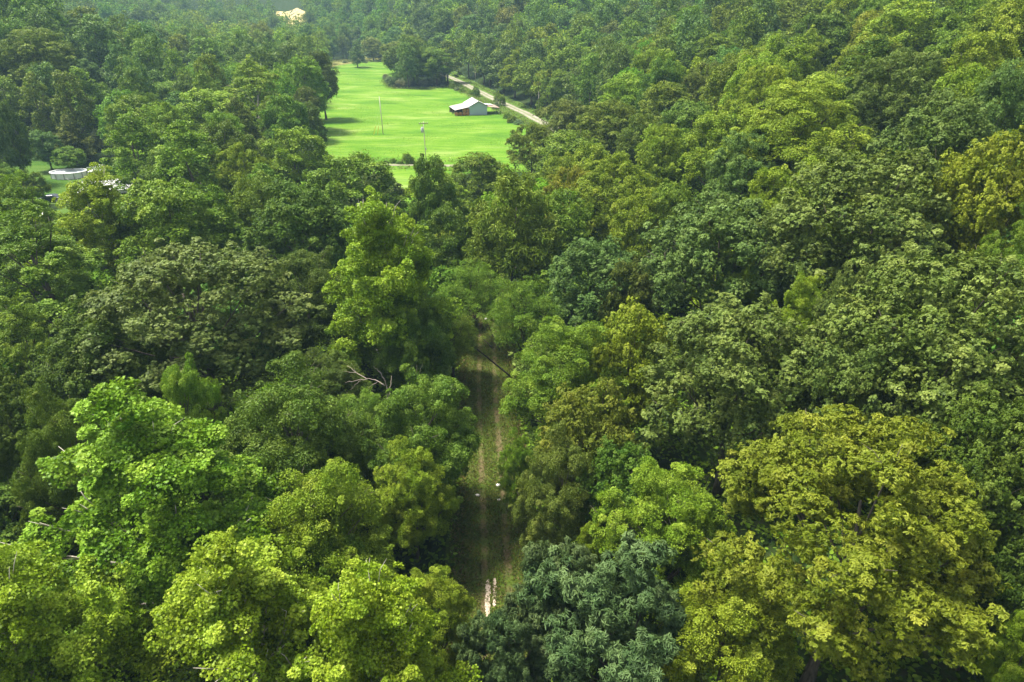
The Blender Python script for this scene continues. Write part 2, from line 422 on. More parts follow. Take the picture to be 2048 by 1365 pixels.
def put_tree(key, variant, x, y, rad, h, tint, label, group=None, bark='grey', rz=None, kind=None, cat='tree', tilt=0.0):
    crown, trunk, s, _ = proto(key, variant)
    root = empty(kind or KIND.get(key, 'broadleaf_tree'), (x, y, tz(x, y)), rng.uniform(0, 6.28) if rz is None else rz, label, cat, group)
    if tilt: root.rotation_euler = (rng.uniform(-tilt, tilt), rng.uniform(-tilt, tilt), root.rotation_euler[2])
    root.scale = (rad / s['Rr'], rad / s['Rr'], h / s['h'])
    c = bpy.data.objects.new('crown', crown); COL.objects.link(c); c.parent = root; c.color = (*tint, 1)
    t = bpy.data.objects.new('trunk', trunk); COL.objects.link(t); t.parent = root; t.color = (*BARKS[bark], 1)
    return root

# ------------------------------------------------------------------ leaf colours (base colours; dark and blue-green ones also carry shade and haze)
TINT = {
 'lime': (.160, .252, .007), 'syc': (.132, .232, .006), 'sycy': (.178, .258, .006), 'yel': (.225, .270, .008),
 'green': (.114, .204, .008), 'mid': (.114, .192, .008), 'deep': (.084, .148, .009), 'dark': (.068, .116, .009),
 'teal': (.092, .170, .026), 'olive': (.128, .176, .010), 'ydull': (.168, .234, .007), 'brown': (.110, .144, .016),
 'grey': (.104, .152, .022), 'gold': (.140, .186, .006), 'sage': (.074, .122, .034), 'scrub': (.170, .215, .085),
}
# ------------------------------------------------------------------ trees read off the photograph: form, variant, crown centre (px), crown width (px), height (m), colour, bark, label
T = [
 # lower left
 ('syc2',1,300,1000,425,18,'syc','white','big bright green sycamore with broad flat leaves and visible trunk'),
 ('syc2',0,50,1270,400,16,'sycy','white','yellow-green sycamore cut off by the lower left corner'),
 ('syc2',1,495,1285,400,15,'sycy','white','brightest yellow sycamore at bottom, left of the blue-green chestnut'),
 ('syc2',0,755,1290,330,15,'sycy','white','yellow-tipped sycamore at bottom beside the track'),
 ('vin',0,655,1060,270,12,'ydull','grey','vine-covered tree with yellow tips above the bottom sycamores'),
 ('map',0,825,985,150,10,'lime','grey','small lime green maple hugging left edge of track'),
 ('vin',0,590,880,290,14,'deep','grey','rounded dark tree draped in round-leaved vines, left of track'),
 ('vin2',0,840,860,225,13,'deep','grey','dark vine-draped tree on the left edge of the track'),
 ('vin2',0,370,835,150,14,'green','grey','narrow vine-covered tree right behind the big sycamore top'),
 ('vin',0,130,930,190,14,'deep','grey','dark vine-covered tree at left behind the big sycamore'),
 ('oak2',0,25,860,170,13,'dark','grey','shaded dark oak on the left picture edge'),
 ('oak2',2,388,628,375,18,'grey','grey','broad dome-shaped olive oak standing left of the track'),
 ('oak2',0,215,745,220,14,'dark','grey','dull green oak below left of the broad olive oak'),
 ('tul',0,80,545,275,18,'green','grey','tall leafy green poplar on the left edge'),
 ('tul',0,60,700,170,14,'mid','grey','sparse green poplar at left edge below the tall poplar'),
 ('syc2',0,212,436,185,18,'yel','white','yellowish sycamore in front of the white house'),
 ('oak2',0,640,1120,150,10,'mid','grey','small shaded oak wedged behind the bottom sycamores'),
 ('map',0,870,1245,150,9,'ydull','grey','low yellow-green maple scrub on left of track bottom'),
 ('tul',0,42,448,150,17,'syc','grey','bright green poplar crown below the lawn at left edge'),
 # centre
 ('syc2',0,762,545,250,21,'sycy','white','tall bright conical sycamore left of the track end'),
 ('vin',0,812,665,160,13,'deep','grey','vine-skirted dark tree under the tall bright conical sycamore'),
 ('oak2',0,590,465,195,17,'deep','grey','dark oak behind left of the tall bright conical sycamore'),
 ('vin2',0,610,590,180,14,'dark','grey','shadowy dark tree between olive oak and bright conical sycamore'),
 ('m_tall',0,448,445,100,15,'green','grey','pale green pointed poplar behind the broad olive oak'),
 ('m_lump',0,345,450,200,17,'mid','grey','dense dark tree right of the yellowish sycamore'),
 ('m_round',0,705,370,165,15,'mid','grey','dark round tree on the near edge of the meadow'),
 ('m_vine',0,858,385,95,17,'deep','grey','narrow ivy-clad column tree in front of the utility poles'),
 ('m_round',1,955,352,105,12,'mid','grey','round tree at near right corner of the meadow'),
 ('m_wil',0,1022,445,185,18,'olive','grey','olive willow-like tree beyond the track end'),
 ('m_vine',1,900,480,115,13,'deep','grey','dark bushy tree behind the tall bright conical sycamore'),
 ('loc',0,938,582,118,11,'green','brown','feathery locust leaning over the track'),
 ('loc',0,1050,625,130,12,'green','brown','bright feathery locust on right side of the track end'),
 # right of the track
 ('map',0,1122,760,215,14,'mid','grey','medium green tree on the right edge of the track'),
 ('oak2',0,1258,735,180,15,'ydull','grey','yellow-green upright oak right of the track'),
 ('oak2',0,1195,880,190,13,'olive','grey','olive oak below the yellow-green upright oak'),
 ('oak2',1,1475,755,335,16,'grey','grey','large grey-green oak right of the yellow-green upright oak'),
 ('oak2',0,1905,705,390,17,'grey','grey','huge grey-green oak at right with drooping leaf tufts'),
 ('oak2',0,1715,800,220,14,'grey','grey','grey-green oak above the golden oak'),
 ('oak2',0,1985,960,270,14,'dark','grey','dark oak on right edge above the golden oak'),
 ('oak',2,1700,1078,510,17,'gold','grey','great golden-olive oak with drooping leaf rosettes, lower right'),
 ('che',0,1102,1200,185,12,'sage','grey','smaller blue-green chestnut with long narrow leaves touching the track'),
 ('che',1,1222,1255,300,13,'sage','grey','bigger blue-green chestnut between its smaller twin and lime maple'),
 ('che',2,1020,1318,150,10,'sage','grey','low blue-green chestnut closing the bottom end of the track'),
 ('loc',0,902,676,95,8,'mid','brown','small feathery dark tree arching over left track edge'),
 ('map',0,1340,1075,230,12,'lime','grey','lime green maple between the chestnut and golden oak'),
 ('map',0,1440,1295,265,11,'ydull','grey','yellow-green maple at bottom between chestnut and golden oak'),
 ('oak2',0,1250,985,165,11,'deep','grey','small dark green oak above the lime green maple'),
 ('vin',0,1128,975,160,11,'brown','grey','brownish vine-tangled tree on the right edge of track'),
 ('map',0,1030,940,70,8,'green','grey','slim bright sapling on the right edge of the track'),
 ('map',0,1188,1100,70,7,'ydull','grey','tiny yellow-green sapling behind the blue-green chestnut'),
 ('map',0,2050,1325,120,9,'lime','grey','lime green sapling in the lower right corner'),
 ('oak2',0,1985,1180,150,9,'dark','grey','shade-tinted understory oak right of the golden oak'),  # dark tint puts the shade of the gap into the leaves
 # right middle
 ('oak2',0,1745,455,340,18,'grey','grey','massive dusky oak on the right slope'),
 ('oak2',0,1865,320,225,17,'grey','grey','dusky oak right behind the massive dusky oak'),
 ('oak2',0,1980,425,200,17,'ydull','grey','yellow-olive oak at right edge beside the dusky oaks'),
 ('map',0,2030,545,140,14,'mid','grey','pale green tree on the right edge above the huge oak'),
 ('oak2',1,1440,510,255,17,'teal','grey','big blue-green oak in the middle of the right slope'),
 ('m_oak',0,1485,345,150,15,'teal','grey','blue-green tree above the big blue-green oak'),
 ('m_oak',1,1238,390,170,16,'ydull','grey','yellowish tree above right of the olive willow'),
 ('oak2',0,1185,565,175,14,'teal','grey','dark blue-green tree right of the bright feathery locust'),
 ('oak2',0,1250,600,100,12,'brown','grey','small brownish oak among the blue-green trees'),
 ('m_round',0,1132,455,115,15,'mid','grey','dark green tree right of the olive willow'),
 ('map',0,1478,612,95,10,'lime','grey','small lime maple below the big blue-green oak'),
 ('map',0,1595,648,115,11,'ydull','grey','yellow-green maple behind the large grey-green oak'),
 ('oak2',0,1700,645,115,13,'grey','grey','small grey oak left of the flat lime maple'),
 ('map',0,1812,612,145,10,'lime','grey','flat-topped lime maple under the massive dusky oak'),
 ('map',0,1598,275,255,17,'lime','grey','wide lime green maple on the right slope'),
 ('m_lump',0,1432,292,135,15,'ydull','grey','lumpy lime maple left of the wide lime maple'),
 ('m_oak',0,1330,320,115,15,'ydull','grey','olive-yellow oak left of the lumpy lime maple'),
 ('m_round',1,1325,218,112,15,'olive','grey','olive round tree above the olive-yellow oak'),
 ('m_oak',1,1412,175,92,15,'brown','grey','brownish oak on the upper right slope'),
 ('m_tall',0,1582,150,115,17,'lime','grey','bright pointed poplar above the wide lime maple'),
 ('m_round',0,1508,148,105,15,'ydull','grey','yellow-olive tree left of the bright pointed poplar'),
 ('m_round',1,1440,115,98,15,'mid','grey','plain green tree above the brownish oak'),
 ('m_lump',0,1640,85,135,17,'deep','grey','dark green tree behind the bright pointed poplar'),
 ('m_round',0,1562,45,100,15,'olive','grey','olive tree left of the dark tree near top'),
 ('m_lump',1,1820,70,165,16,'lime','grey','lime green maple near the top right'),
 ('m_lump',0,1742,128,120,14,'ydull','grey','lime-olive maple below left of the top right maple'),
 ('m_oak',0,1800,190,165,16,'grey','grey','dull grey-green oak under the top right maples'),
 ('m_round',0,1925,60,120,15,'mid','grey','green tree right of the top right lime maple'),
 ('m_lump',1,2010,65,130,15,'ydull','grey','yellow-green maple in the top right corner'),
 ('m_lump',0,1962,145,140,15,'ydull','grey','yellow-green lumpy maple below the top right corner'),
 ('m_lump',1,1920,215,115,14,'lime','grey','lime maple right of the dull grey-green oak'),
 ('m_round',1,2012,225,120,15,'teal','grey','blue-green tree on right edge in the upper part'),
 ('m_lump',1,1610,395,110,13,'lime','grey','lime maple left of the massive dusky oak'),
 ('m_lump',0,1545,410,110,13,'ydull','grey','olive maple between big blue-green and dusky oaks'),
 ('m_lump',0,1715,20,105,16,'deep','grey','dark tree at the top edge left of lime maple'),
 ('m_oak',1,1135,245,135,15,'brown','grey','brown-olive oak below the gravel road end'),
 ('m_oak',0,1215,255,135,15,'olive','grey','olive oak right of the brown-olive oak'),
 ('m_round',0,1140,320,150,15,'mid','grey','green tree below the brown-olive oak'),
 ('m_oak',1,1065,290,90,13,'olive','grey','olive tree at the right end of the meadow'),
 ('m_lump',1,1275,455,110,13,'ydull','grey','yellow-green maple left of the big blue-green oak'),
 ('m_lump',0,1330,430,100,13,'mid','grey','green maple against the big blue-green oak'),
 # left middle
 ('m_tall',1,515,182,130,22,'lime','white','tall white-limbed sycamore beside the meadow'),
 ('m_round',0,607,165,88,20,'syc','grey','bright round-topped poplar on the meadow left edge'),
 ('m_round',0,642,150,72,20,'dark','grey','dark tree tucked behind the bright round-topped poplar'),
 ('m_oak',0,607,212,62,14,'brown','grey','brownish small tree under the bright round-topped poplar'),
 ('m_round',1,618,250,66,14,'dark','grey','dark blue-green tree on the meadow left edge'),
 ('m_lump',0,422,235,160,18,'lime','grey','large yellow-olive tree in the grove left of meadow'),
 ('m_round',0,590,312,122,15,'lime','grey','leafy green tree at the lower left meadow corner'),
 ('m_tall',0,385,325,160,19,'syc','grey','big green poplar in the middle of the left grove'),
 ('m_tall',1,265,295,125,18,'syc','grey','lime green poplar right of the lawn'),
 ('m_tall',0,340,272,95,18,'syc','grey','lime poplar between lawn and yellow-olive tree'),
 ('m_oak',1,482,352,112,15,'ydull','grey','rusty olive tree right of the big green poplar'),
 ('m_lump',1,530,420,120,15,'mid','grey','green tree behind the dark oak'),
 # left hillside
 ('m_oak',0,70,112,150,20,'olive','grey','big dark olive oak on the left hillside'),
 ('m_tall',0,57,155,58,13,'lime','grey','small bright poplar in front of big dark olive oak'),
 ('m_tall',1,225,62,58,16,'green','grey','pointed light green tree high on left hillside'),
 ('m_pine',0,262,55,50,17,'dark','grey','dark cedar-like tree right of the pointed light tree'),
 ('m_round',0,318,72,58,15,'dark','grey','dark crown on the left hillside below the haze'),
 ('m_vine',0,250,155,95,12,'teal','grey','hump of teal vines on the left hillside'),
 ('m_round',1,333,192,88,11,'green','grey','light leafy tree right of the vine hump'),
 ('m_vine',1,197,190,68,9,'mid','grey','low vine mound left of the light leafy tree'),
 ('m_round',0,470,68,82,17,'ydull','grey','olive-lime tree above the tall white-limbed sycamore'),
 ('m_tall',0,455,104,52,14,'green','grey','small pointed tree behind the tall white-limbed sycamore'),
 ('m_tall',1,542,98,40,19,'teal','grey','slim teal tree between sycamore and dark tree'),
 ('m_pine',0,138,268,64,11,'brown','grey','brown-green cedar at the back of the lawn'),
 ('m_round',0,137,312,58,6,'green','grey','small round bright tree behind the swimming pool'),
 ('m_round',1,88,290,58,9,'teal','grey','blue-green tree left of the brown-green cedar'),
 ('m_round',0,225,268,64,9,'scrub','grey','pale olive tree right of the brown-green cedar'),
 ('m_vine',1,18,262,66,17,'dark','grey','tall dark drooping tree at left edge by lawn'),
 ('m_wil',0,20,360,66,8,'green','grey','light feathery tree on lawn at left edge'),
 ('m_wil',0,66,368,52,7,'green','grey','second light feathery tree on the lawn'),
 ('m_pine',0,155,110,50,14,'teal','grey','teal pointed tree right of big dark olive oak'),
 ('m_round',1,130,55,60,14,'teal','grey','teal tree above the big dark olive oak'),
 ('m_round',0,170,145,60,11,'teal','grey','teal bushy tree left of the vine hump'),
 ('m_vine',0,400,155,62,10,'mid','grey','vine tangle left of the tall white-limbed sycamore'),
 ('m_vine',1,360,125,60,11,'teal','grey','teal vine tangle above the light leafy tree'),
 # beyond the meadow
 ('f_round',0,790,105,56,15,'olive','grey','olive tree behind grey shrubs on the meadow'),
 ('m_round',0,822,98,62,18,'olive','pale','olive tree with pale twin trunks by the meadow'),
 ('m_round',1,872,122,66,15,'green','grey','bright green round tree where the gravel road begins'),
 ('m_tall',0,1030,130,64,18,'lime','grey','lime-yellow tree above the gravel road'),
 ('m_round',0,1092,165,46,12,'yel','grey','small yellow tree near the gravel road end'),
 ('m_round',1,1125,170,58,13,'mid','grey','dark green tree right of the small yellow tree'),
 ('f_ovoid',0,1176,92,64,16,'green','grey','pale green tree on slope above the small yellow tree'),
 ('f_ovoid',0,745,92,50,13,'olive','grey','olive round tree at the far end of meadow'),
 ('f_tall',0,712,100,34,13,'teal','grey','teal pointed tree at the far end of meadow'),
]
trees = []          # x, y, radius, height, label, tint key
def world_tree(cx, cy, w, h, fr=.66):
    x, y, t = ground_at(cx, cy, h * fr)
    dep = y * CP + (CAM_H - (tz(x, y) + h * fr)) * SP
    return x, y, w / 2 / FPX * dep
for (key, var, cx, cy, w, h, tint, bark, label) in T:
    x, y, rad = world_tree(cx, cy, w, h)
    rad *= 1.06
    j = rng.uniform(.93, 1.07, 3); tc = tuple(float(a * b) for a, b in zip(TINT[tint], j))
    put_tree(key, var, x, y, rad, h, tc, label, bark=bark, tilt=.05)
    trees.append((x, y, rad, h, label, tint))

# ------------------------------------------------------------------ open places (metres on the ground)
def gpoly(px): return [ground_at(a, b)[:2] for a, b in px]
MEADOW = gpoly([(596,335),(606,250),(628,190),(650,140),(664,123),(720,113),(778,116),(806,138),(800,158),(768,163),(782,178),(850,180),(900,174),(955,200),(1015,232),(1062,254),(1085,300),(1060,345),(905,350),(850,425),(760,430),(735,350)])
LAWN = gpoly([(-160,345),(-60,318),(60,322),(150,328),(245,322),(255,345),(235,400),(150,430),(60,430),(-160,430)])
CLEAR_D = 640.0
cl = [ray(547, 40)[0] / ray(547, 40)[1], ray(618, 44)[0] / ray(618, 44)[1]]
CLEARING = [(cl[0]*(CLEAR_D-62), CLEAR_D-62), (cl[1]*(CLEAR_D-62), CLEAR_D-62), (cl[1]*(CLEAR_D+5), CLEAR_D+5), (cl[1]*(CLEAR_D+15)*.5+cl[0]*(CLEAR_D+15)*.5, CLEAR_D+38), (cl[0]*(CLEAR_D+45), CLEAR_D+45)]
ROAD = [ground_at(a, b)[:2] for a, b in [(1180,300),(1110,258),(1066,236),(1036,221),(1008,209),(985,197),(960,185),(935,172),(915,162),(900,156),(884,149),(868,143)]]
LANE = [ground_at(a, b)[:2] for a, b in [(560,334),(700,331.5),(760,331),(820,331.5),(900,333),(1000,334)]]

def trackx(y): return np.interp(y, [10, 33, 40, 62, 85, 120], [-.9, -1.0, -1.3, -2.7, -3.3, -3.6])

def inside(poly, x, y):
    x = np.asarray(x, float); y = np.asarray(y, float); r = np.zeros(x.shape, bool); n = len(poly)
    for i in range(n):
        (x1, y1), (x2, y2) = poly[i], poly[(i+1) % n]
        c = ((y1 > y) != (y2 > y)) & (x < (x2-x1)*(y-y1)/((y2-y1) if y2 != y1 else 1e-9) + x1)
        r ^= c
    return r
def edge_dist(poly, x, y, closed=True):
    x = np.asarray(x, float); y = np.asarray(y, float); best = np.full(x.shape, 1e9); n = len(poly)
    for i in range(n if closed else n-1):
        ax, ay = poly[i]; bx, by = poly[(i+1) % n]; dx, dy = bx-ax, by-ay
        t = np.clip(((x-ax)*dx+(y-ay)*dy)/(dx*dx+dy*dy+1e-9), 0, 1)
        best = np.minimum(best, np.hypot(x-ax-t*dx, y-ay-t*dy))
    return best
def edge_project(poly, x, y):
    best = (1e9, x, y); n = len(poly)
    for i in range(n):
        ax, ay = poly[i]; bx, by = poly[(i+1) % n]; dx, dy = bx-ax, by-ay
        t = max(0, min(1, ((x-ax)*dx+(y-ay)*dy)/(dx*dx+dy*dy+1e-9))); qx, qy = ax+t*dx, ay+t*dy
        d = math.hypot(x-qx, y-qy)
        if d < best[0]: best = (d, qx, qy)
    return best[1], best[2]

# ------------------------------------------------------------------ ground
def grid_mesh(name, xs, ys, mat):
    X, Y = np.meshgrid(xs, ys); Z = terrain(X, Y)
    v = np.stack([X, Y, Z], 2).reshape(-1, 3); nx, ny = len(xs), len(ys)
    i = (np.arange(ny-1)[:, None]*nx + np.arange(nx-1)[None]).ravel()
    lo = np.stack([i, i+1, i+1+nx, i+nx], 1).ravel(); st = np.arange(len(i))*4
    me = mesh_np(name, v, lo, st, None, [mat], smooth=True)
    o = bpy.data.objects.new(name, me); COL.objects.link(o); return o, v
def ground_material():
    t = NT('forest_floor'); g = t.add('ShaderNodeNewGeometry').outputs['Position']
    n = t.noise(g, .35, 6); n2 = t.noise(g, 3.0, 5)
    a = t.ramp(n, [(.35, (.020, .034, .009)), (.55, (.034, .040, .014)), (.75, (.050, .040, .022))])
    c = t.mix(t.ramp(n2, [(.35, (0, 0, 0)), (.65, (1, 1, 1))]), a, (.024, .052, .010))
    t.pbsdf(c, .95, .05, n2, .8, dist=.2); return t.m
xs = np.concatenate([np.arange(-1600, -240, 40), np.arange(-240, 240, 1.5), np.arange(240, 1601, 40)])
ys = np.concatenate([np.arange(-400, -20, 40), np.arange(-20, 460, 1.5), np.arange(460, 760, 10), np.arange(760, 1801, 40)])
ground, gv = grid_mesh('ground', xs, ys, ground_material()); tag(ground, kind='structure')

def drape(name, poly, step, dz, mat):
    px = np.array(poly); x0, y0 = px.min(0)-step; x1, y1 = px.max(0)+step
    nx, ny = int((x1-x0)/step)+1, int((y1-y0)/step)+1
    X, Y = np.meshgrid(x0+np.arange(nx)*step, y0+np.arange(ny)*step); I = inside(poly, X, Y)
    used = {}; V = []; F = []
    def vid(j, i):
        if (j, i) not in used:
            a, b = float(X[j, i]), float(Y[j, i])
            if not I[j, i]: a, b = edge_project(poly, a, b)
            used[(j, i)] = len(V); V.append((a, b))
        return used[(j, i)]
    for j in range(ny-1):
        for i in range(nx-1):
            if I[j, i] + I[j+1, i] + I[j, i+1] + I[j+1, i+1] >= 1: F.append((vid(j, i), vid(j, i+1), vid(j+1, i+1), vid(j+1, i)))
    V = np.array(V); Z = terrain(V[:, 0], V[:, 1]) + dz
    me = quads_mesh(name, np.column_stack([V, Z]), F, [mat], True)
    o = bpy.data.objects.new(name, me); COL.objects.link(o); return tag(o, kind='structure')

def strip(name, line, width, dz, mat, step=2.0, nacross=8):
    P = [line[0]]
    for a, b in zip(line, line[1:]):
        k = max(1, int(math.dist(a, b)/step))
        P += [(a[0]+(b[0]-a[0])*i/k, a[1]+(b[1]-a[1])*i/k) for i in range(1, k+1)]
    P = np.array(P); sm = P.copy()
    for _ in range(6): sm[1:-1] = (sm[:-2]+sm[1:-1]*2+sm[2:])/4
    d = unit(np.gradient(sm, axis=0)); nrm = np.stack([d[:, 1], -d[:, 0]], 1)
    u = np.linspace(-.5, .5, nacross+1); V = []; F = []; U = []
    for i, (p, n) in enumerate(zip(sm, nrm)):
        for w in u:
            q = p+n*w*width; V.append((q[0], q[1], tz(*q)+dz)); U.append(w*width)
    m = nacross+1
    for i in range(len(sm)-1):
        for k in range(nacross): F.append((i*m+k, i*m+k+1, (i+1)*m+k+1, (i+1)*m+k))
    me = quads_mesh(name, V, F, [mat], True)
    a = me.attributes.new('across', 'FLOAT', 'POINT'); a.data.foreach_set('value', U)
    o = bpy.data.objects.new(name, me); COL.objects.link(o); return tag(o, kind='structure')

def meadow_material(name, bright=1.0):
    t = NT(name); g = t.add('ShaderNodeNewGeometry').outputs['Position']
    mp = t.add('ShaderNodeMapping'); mp.inputs['Rotation'].default_value = (0, 0, R(-14)); mp.inputs['Scale'].default_value = (.045, .10, .1); t.link(g, mp.inputs['Vector'])
    big = t.noise(mp.outputs[0], 1.0, 4, .55)
    mp2 = t.add('ShaderNodeMapping'); mp2.inputs['Rotation'].default_value = (0, 0, R(28)); mp2.inputs['Scale'].default_value = (.12, 1.1, 1); t.link(g, mp2.inputs['Vector'])
    mow = t.noise(mp2.outputs[0], 1.0, 5, .65); fine = t.noise(g, 1.6, 6, .75)
    b = bright
    c = t.ramp(big, [(.30, (.046*b, .132*b, .005)), (.45, (.095*b, .205*b, .007)), (.57, (.138*b, .245*b, .018)), (.70, (.225*b, .300*b, .065))])
    c = t.mix(t.math('MULTIPLY', t.ramp(mow, [(.45, (0, 0, 0)), (.62, (1, 1, 1))]), .60), c, (.046*b, .150*b, .006))
    c = t.mix(t.math('MULTIPLY', t.ramp(fine, [(.52, (0, 0, 0)), (.70, (1, 1, 1))]), .40), c, (.25*b, .33*b, .07))
    t.pbsdf(c, .9, .1, fine, .8, dist=.25); return t.m
drape('meadow', MEADOW, 1.6, .05, meadow_material('meadow_grass', .95))
drape('dry_meadow_end', gpoly([(655,138),(664,122),(720,111),(782,114),(786,122),(760,120),(735,122),(712,127),(690,130)]), 1.6, .09, plain('dry_rough_grass', (.17, .17, .05), .95, .05, .45, .25))
strip('road_verge', ROAD, 13, .07, plain('verge_grass', (.075, .13, .018), .95, .05, .5, .5), 2.0, 10)
drape('lawn', LAWN, 1.6, .05, meadow_material('lawn_grass', .55))
drape('far_hayfield', CLEARING, 4, .10, plain('dry_hay', (.48, .38, .17), .9, .1, .15, .2))

def rut_material(name, grass, earth, pale, half, width, soft=.25, mid=None, cover=.75):
    t = NT(name); g = t.add('ShaderNodeNewGeometry').outputs['Position']
    u = t.add('ShaderNodeAttribute', attribute_name='across').outputs['Fac']
    n = t.noise(g, .55, 5, .65); f = t.noise(g, 5.0, 5, .7); m = t.noise(g, 1.7, 4)
    wob = t.math('MULTIPLY_ADD', m, .5, -.25)
    dist = t.math('ABSOLUTE', t.math('SUBTRACT', t.math('ABSOLUTE', t.math('ADD', u, wob)), half))
    rut = t.math('SUBTRACT', 1.0, t.add('ShaderNodeMath', operation='SMOOTH_MIN').outputs[0]) if False else None
    mr = t.add('ShaderNodeMapRange'); mr.interpolation_type = 'SMOOTHSTEP'
    t.link(dist, mr.inputs['Value']); mr.inputs['From Min'].default_value = width*(1-soft); mr.inputs['From Max'].default_value = width*(1+soft)+.1
    mr.inputs['To Min'].default_value = 1; mr.inputs['To Max'].default_value = 0
    cov = t.ramp(n, [(.34, (0, 0, 0)), (.58, (cover, cover, cover))])
    fac = t.math('MULTIPLY', mr.outputs[0], cov)
    gc = t.mix(t.ramp(f, [(.35, (0, 0, 0)), (.7, (1, 1, 1))]), grass, tuple(k*1.7 for k in grass))
    gc = t.mix(t.ramp(n, [(.45, (0, 0, 0)), (.75, (.75, .75, .75))]), gc, earth)
    ec = t.mix(t.ramp(f, [(.4, (0, 0, 0)), (.7, (1, 1, 1))]), earth, pale)
    t.pbsdf(t.mix(fac, gc, ec), .95, .08, f, .7, dist=.08); return t.m
TRACK = [(float(trackx(y)), float(y)) for y in range(28, 100, 4)]
strip('track', TRACK, 7.5, .05, rut_material('track_turf', (.046, .074, .008), (.082, .060, .027), (.19, .135, .085), .86, .22), 1.5, 12)  # turf and earth colours lowered to put tree shade into the track
strip('gravel_road', ROAD, 3.7, .12, rut_material('road_gravel', (.13, .14, .07), (.27, .24, .19), (.40, .36, .31), .95, .42, .3, cover=1.0), 2.0, 8)
strip('farm_lane', LANE, 1.7, .12, rut_material('lane_gravel', (.13, .15, .06), (.22, .20, .15), (.30, .27, .22), .6, .35, .3, cover=1.0), 2.0, 6)
def patch(name, px, py, w, l, mat, dz, seed, kind='structure', rot=0.0):
    """an irregular patch lying on the track"""
    x, y, _ = ground_at(px, py); g = random.Random(seed); V = []; n = 90
    for k in range(n):
        a = 2*math.pi*k/n; r = 1+.34*g.uniform(-1, 1); ex = math.copysign(abs(math.cos(a))**.5, math.cos(a))*w/2*r; ey = math.copysign(abs(math.sin(a))**.5, math.sin(a))*l/2*(1+.06*g.uniform(-1, 1))
        X, Y = x+ex*math.cos(rot)-ey*math.sin(rot), y+ex*math.sin(rot)+ey*math.cos(rot)
        V.append((X, Y, tz(X, Y)+dz))
    me = quads_mesh(name, V, [tuple(range(n))], [mat]); o = bpy.data.objects.new(name, me); COL.objects.link(o); return tag(o, kind=kind)
M_PALE = plain('pale_strip_tone', (.46, .37, .28), .95, .05, .3, 7)  # pale mottled colour for two ragged strips on the track
patch('pale_strip', 976, 1200, .34, 3.3, M_PALE, .075, 1, rot=.02)
patch('pale_strip', 989, 1190, .24, 2.5, M_PALE, .075, 2, rot=.01)

# ------------------------------------------------------------------ filling the woods between the measured trees
TX = [t[0] for t in trees]; TY = [t[1] for t in trees]; TR = [t[2] for t in trees]
cand = []
g = np.random.default_rng(21)
def free(x, y, r):
    x1 = np.array([x]); y1 = np.array([y])
    if inside(MEADOW, x1, y1)[0] or edge_dist(MEADOW, x1, y1)[0] < 1.5: return False
    if inside(LAWN, x1, y1)[0] or edge_dist(LAWN, x1, y1)[0] < r*.5: return False
    if inside(CLEARING, x1, y1)[0]: return False
    if edge_dist(ROAD, x1, y1, False)[0] < 3.2+r*.45: return False
    if 18 < y < 92 and abs(x-trackx(y)) < 2.8+r*.75: return False
    return True
ax, ay, ar = np.array(TX), np.array(TY), np.array(TR)
AX, AY, AR = list(ax), list(ay), list(ar)
def try_points(n, d0, d1, rlo, rhi, pack):
    for _ in range(n):
        d = math.sqrt(g.uniform(d0*d0, d1*d1)); th = g.uniform(-R(54), R(54))*(1 if d < 100 else .8); x, y = d*math.sin(th), d*math.cos(th)
        r = g.uniform(rlo, rhi); z = tz(x, y)
        px, py, dep = project(x, y, z+10)
        if dep < 6 or px < -160 or px > 2210 or py > 1560: continue
        if project(x, y, z+4)[1] < -70: continue
        X = np.array(AX); Y = np.array(AY); RR = np.array(AR)
        if (np.hypot(X-x, Y-y) < pack*(RR+r)).any(): continue
        if not free(x, y, r): continue
        AX.append(x); AY.append(y); AR.append(r); cand.append((x, y, r, d))
try_points(2500, 22, 95, 2.8, 4.4, .80)
try_points(5200, 95, 240, 3.8, 6.0, .84)
try_points(15000, 240, 700, 4.4, 7.0, .74)
def fill_height(x, y, d, h):
    """keep the filler trees below the open views the photograph has (meadow, lawn, road)"""
    for _ in range(12):
        px, py, _d = project(x, y, tz(x, y)+h)
        lim = -999
        if 590 < px < 1080 and y < 172: lim = 350
        if -60 < px < 270 and d < 165: lim = 425
        if 1060 <= px < 1190 and d < 200: lim = 275
        if 765 < px < 830 and y < 160: lim = 410
        if py >= lim: return h
        h *= .92
    return 0
def pick_height(x, y, d):
    h = g.uniform(6.5, 9.5) if d < 95 else g.uniform(10, 18) if d < 190 else g.uniform(12, 21)
    return fill_height(x, y, d, h)
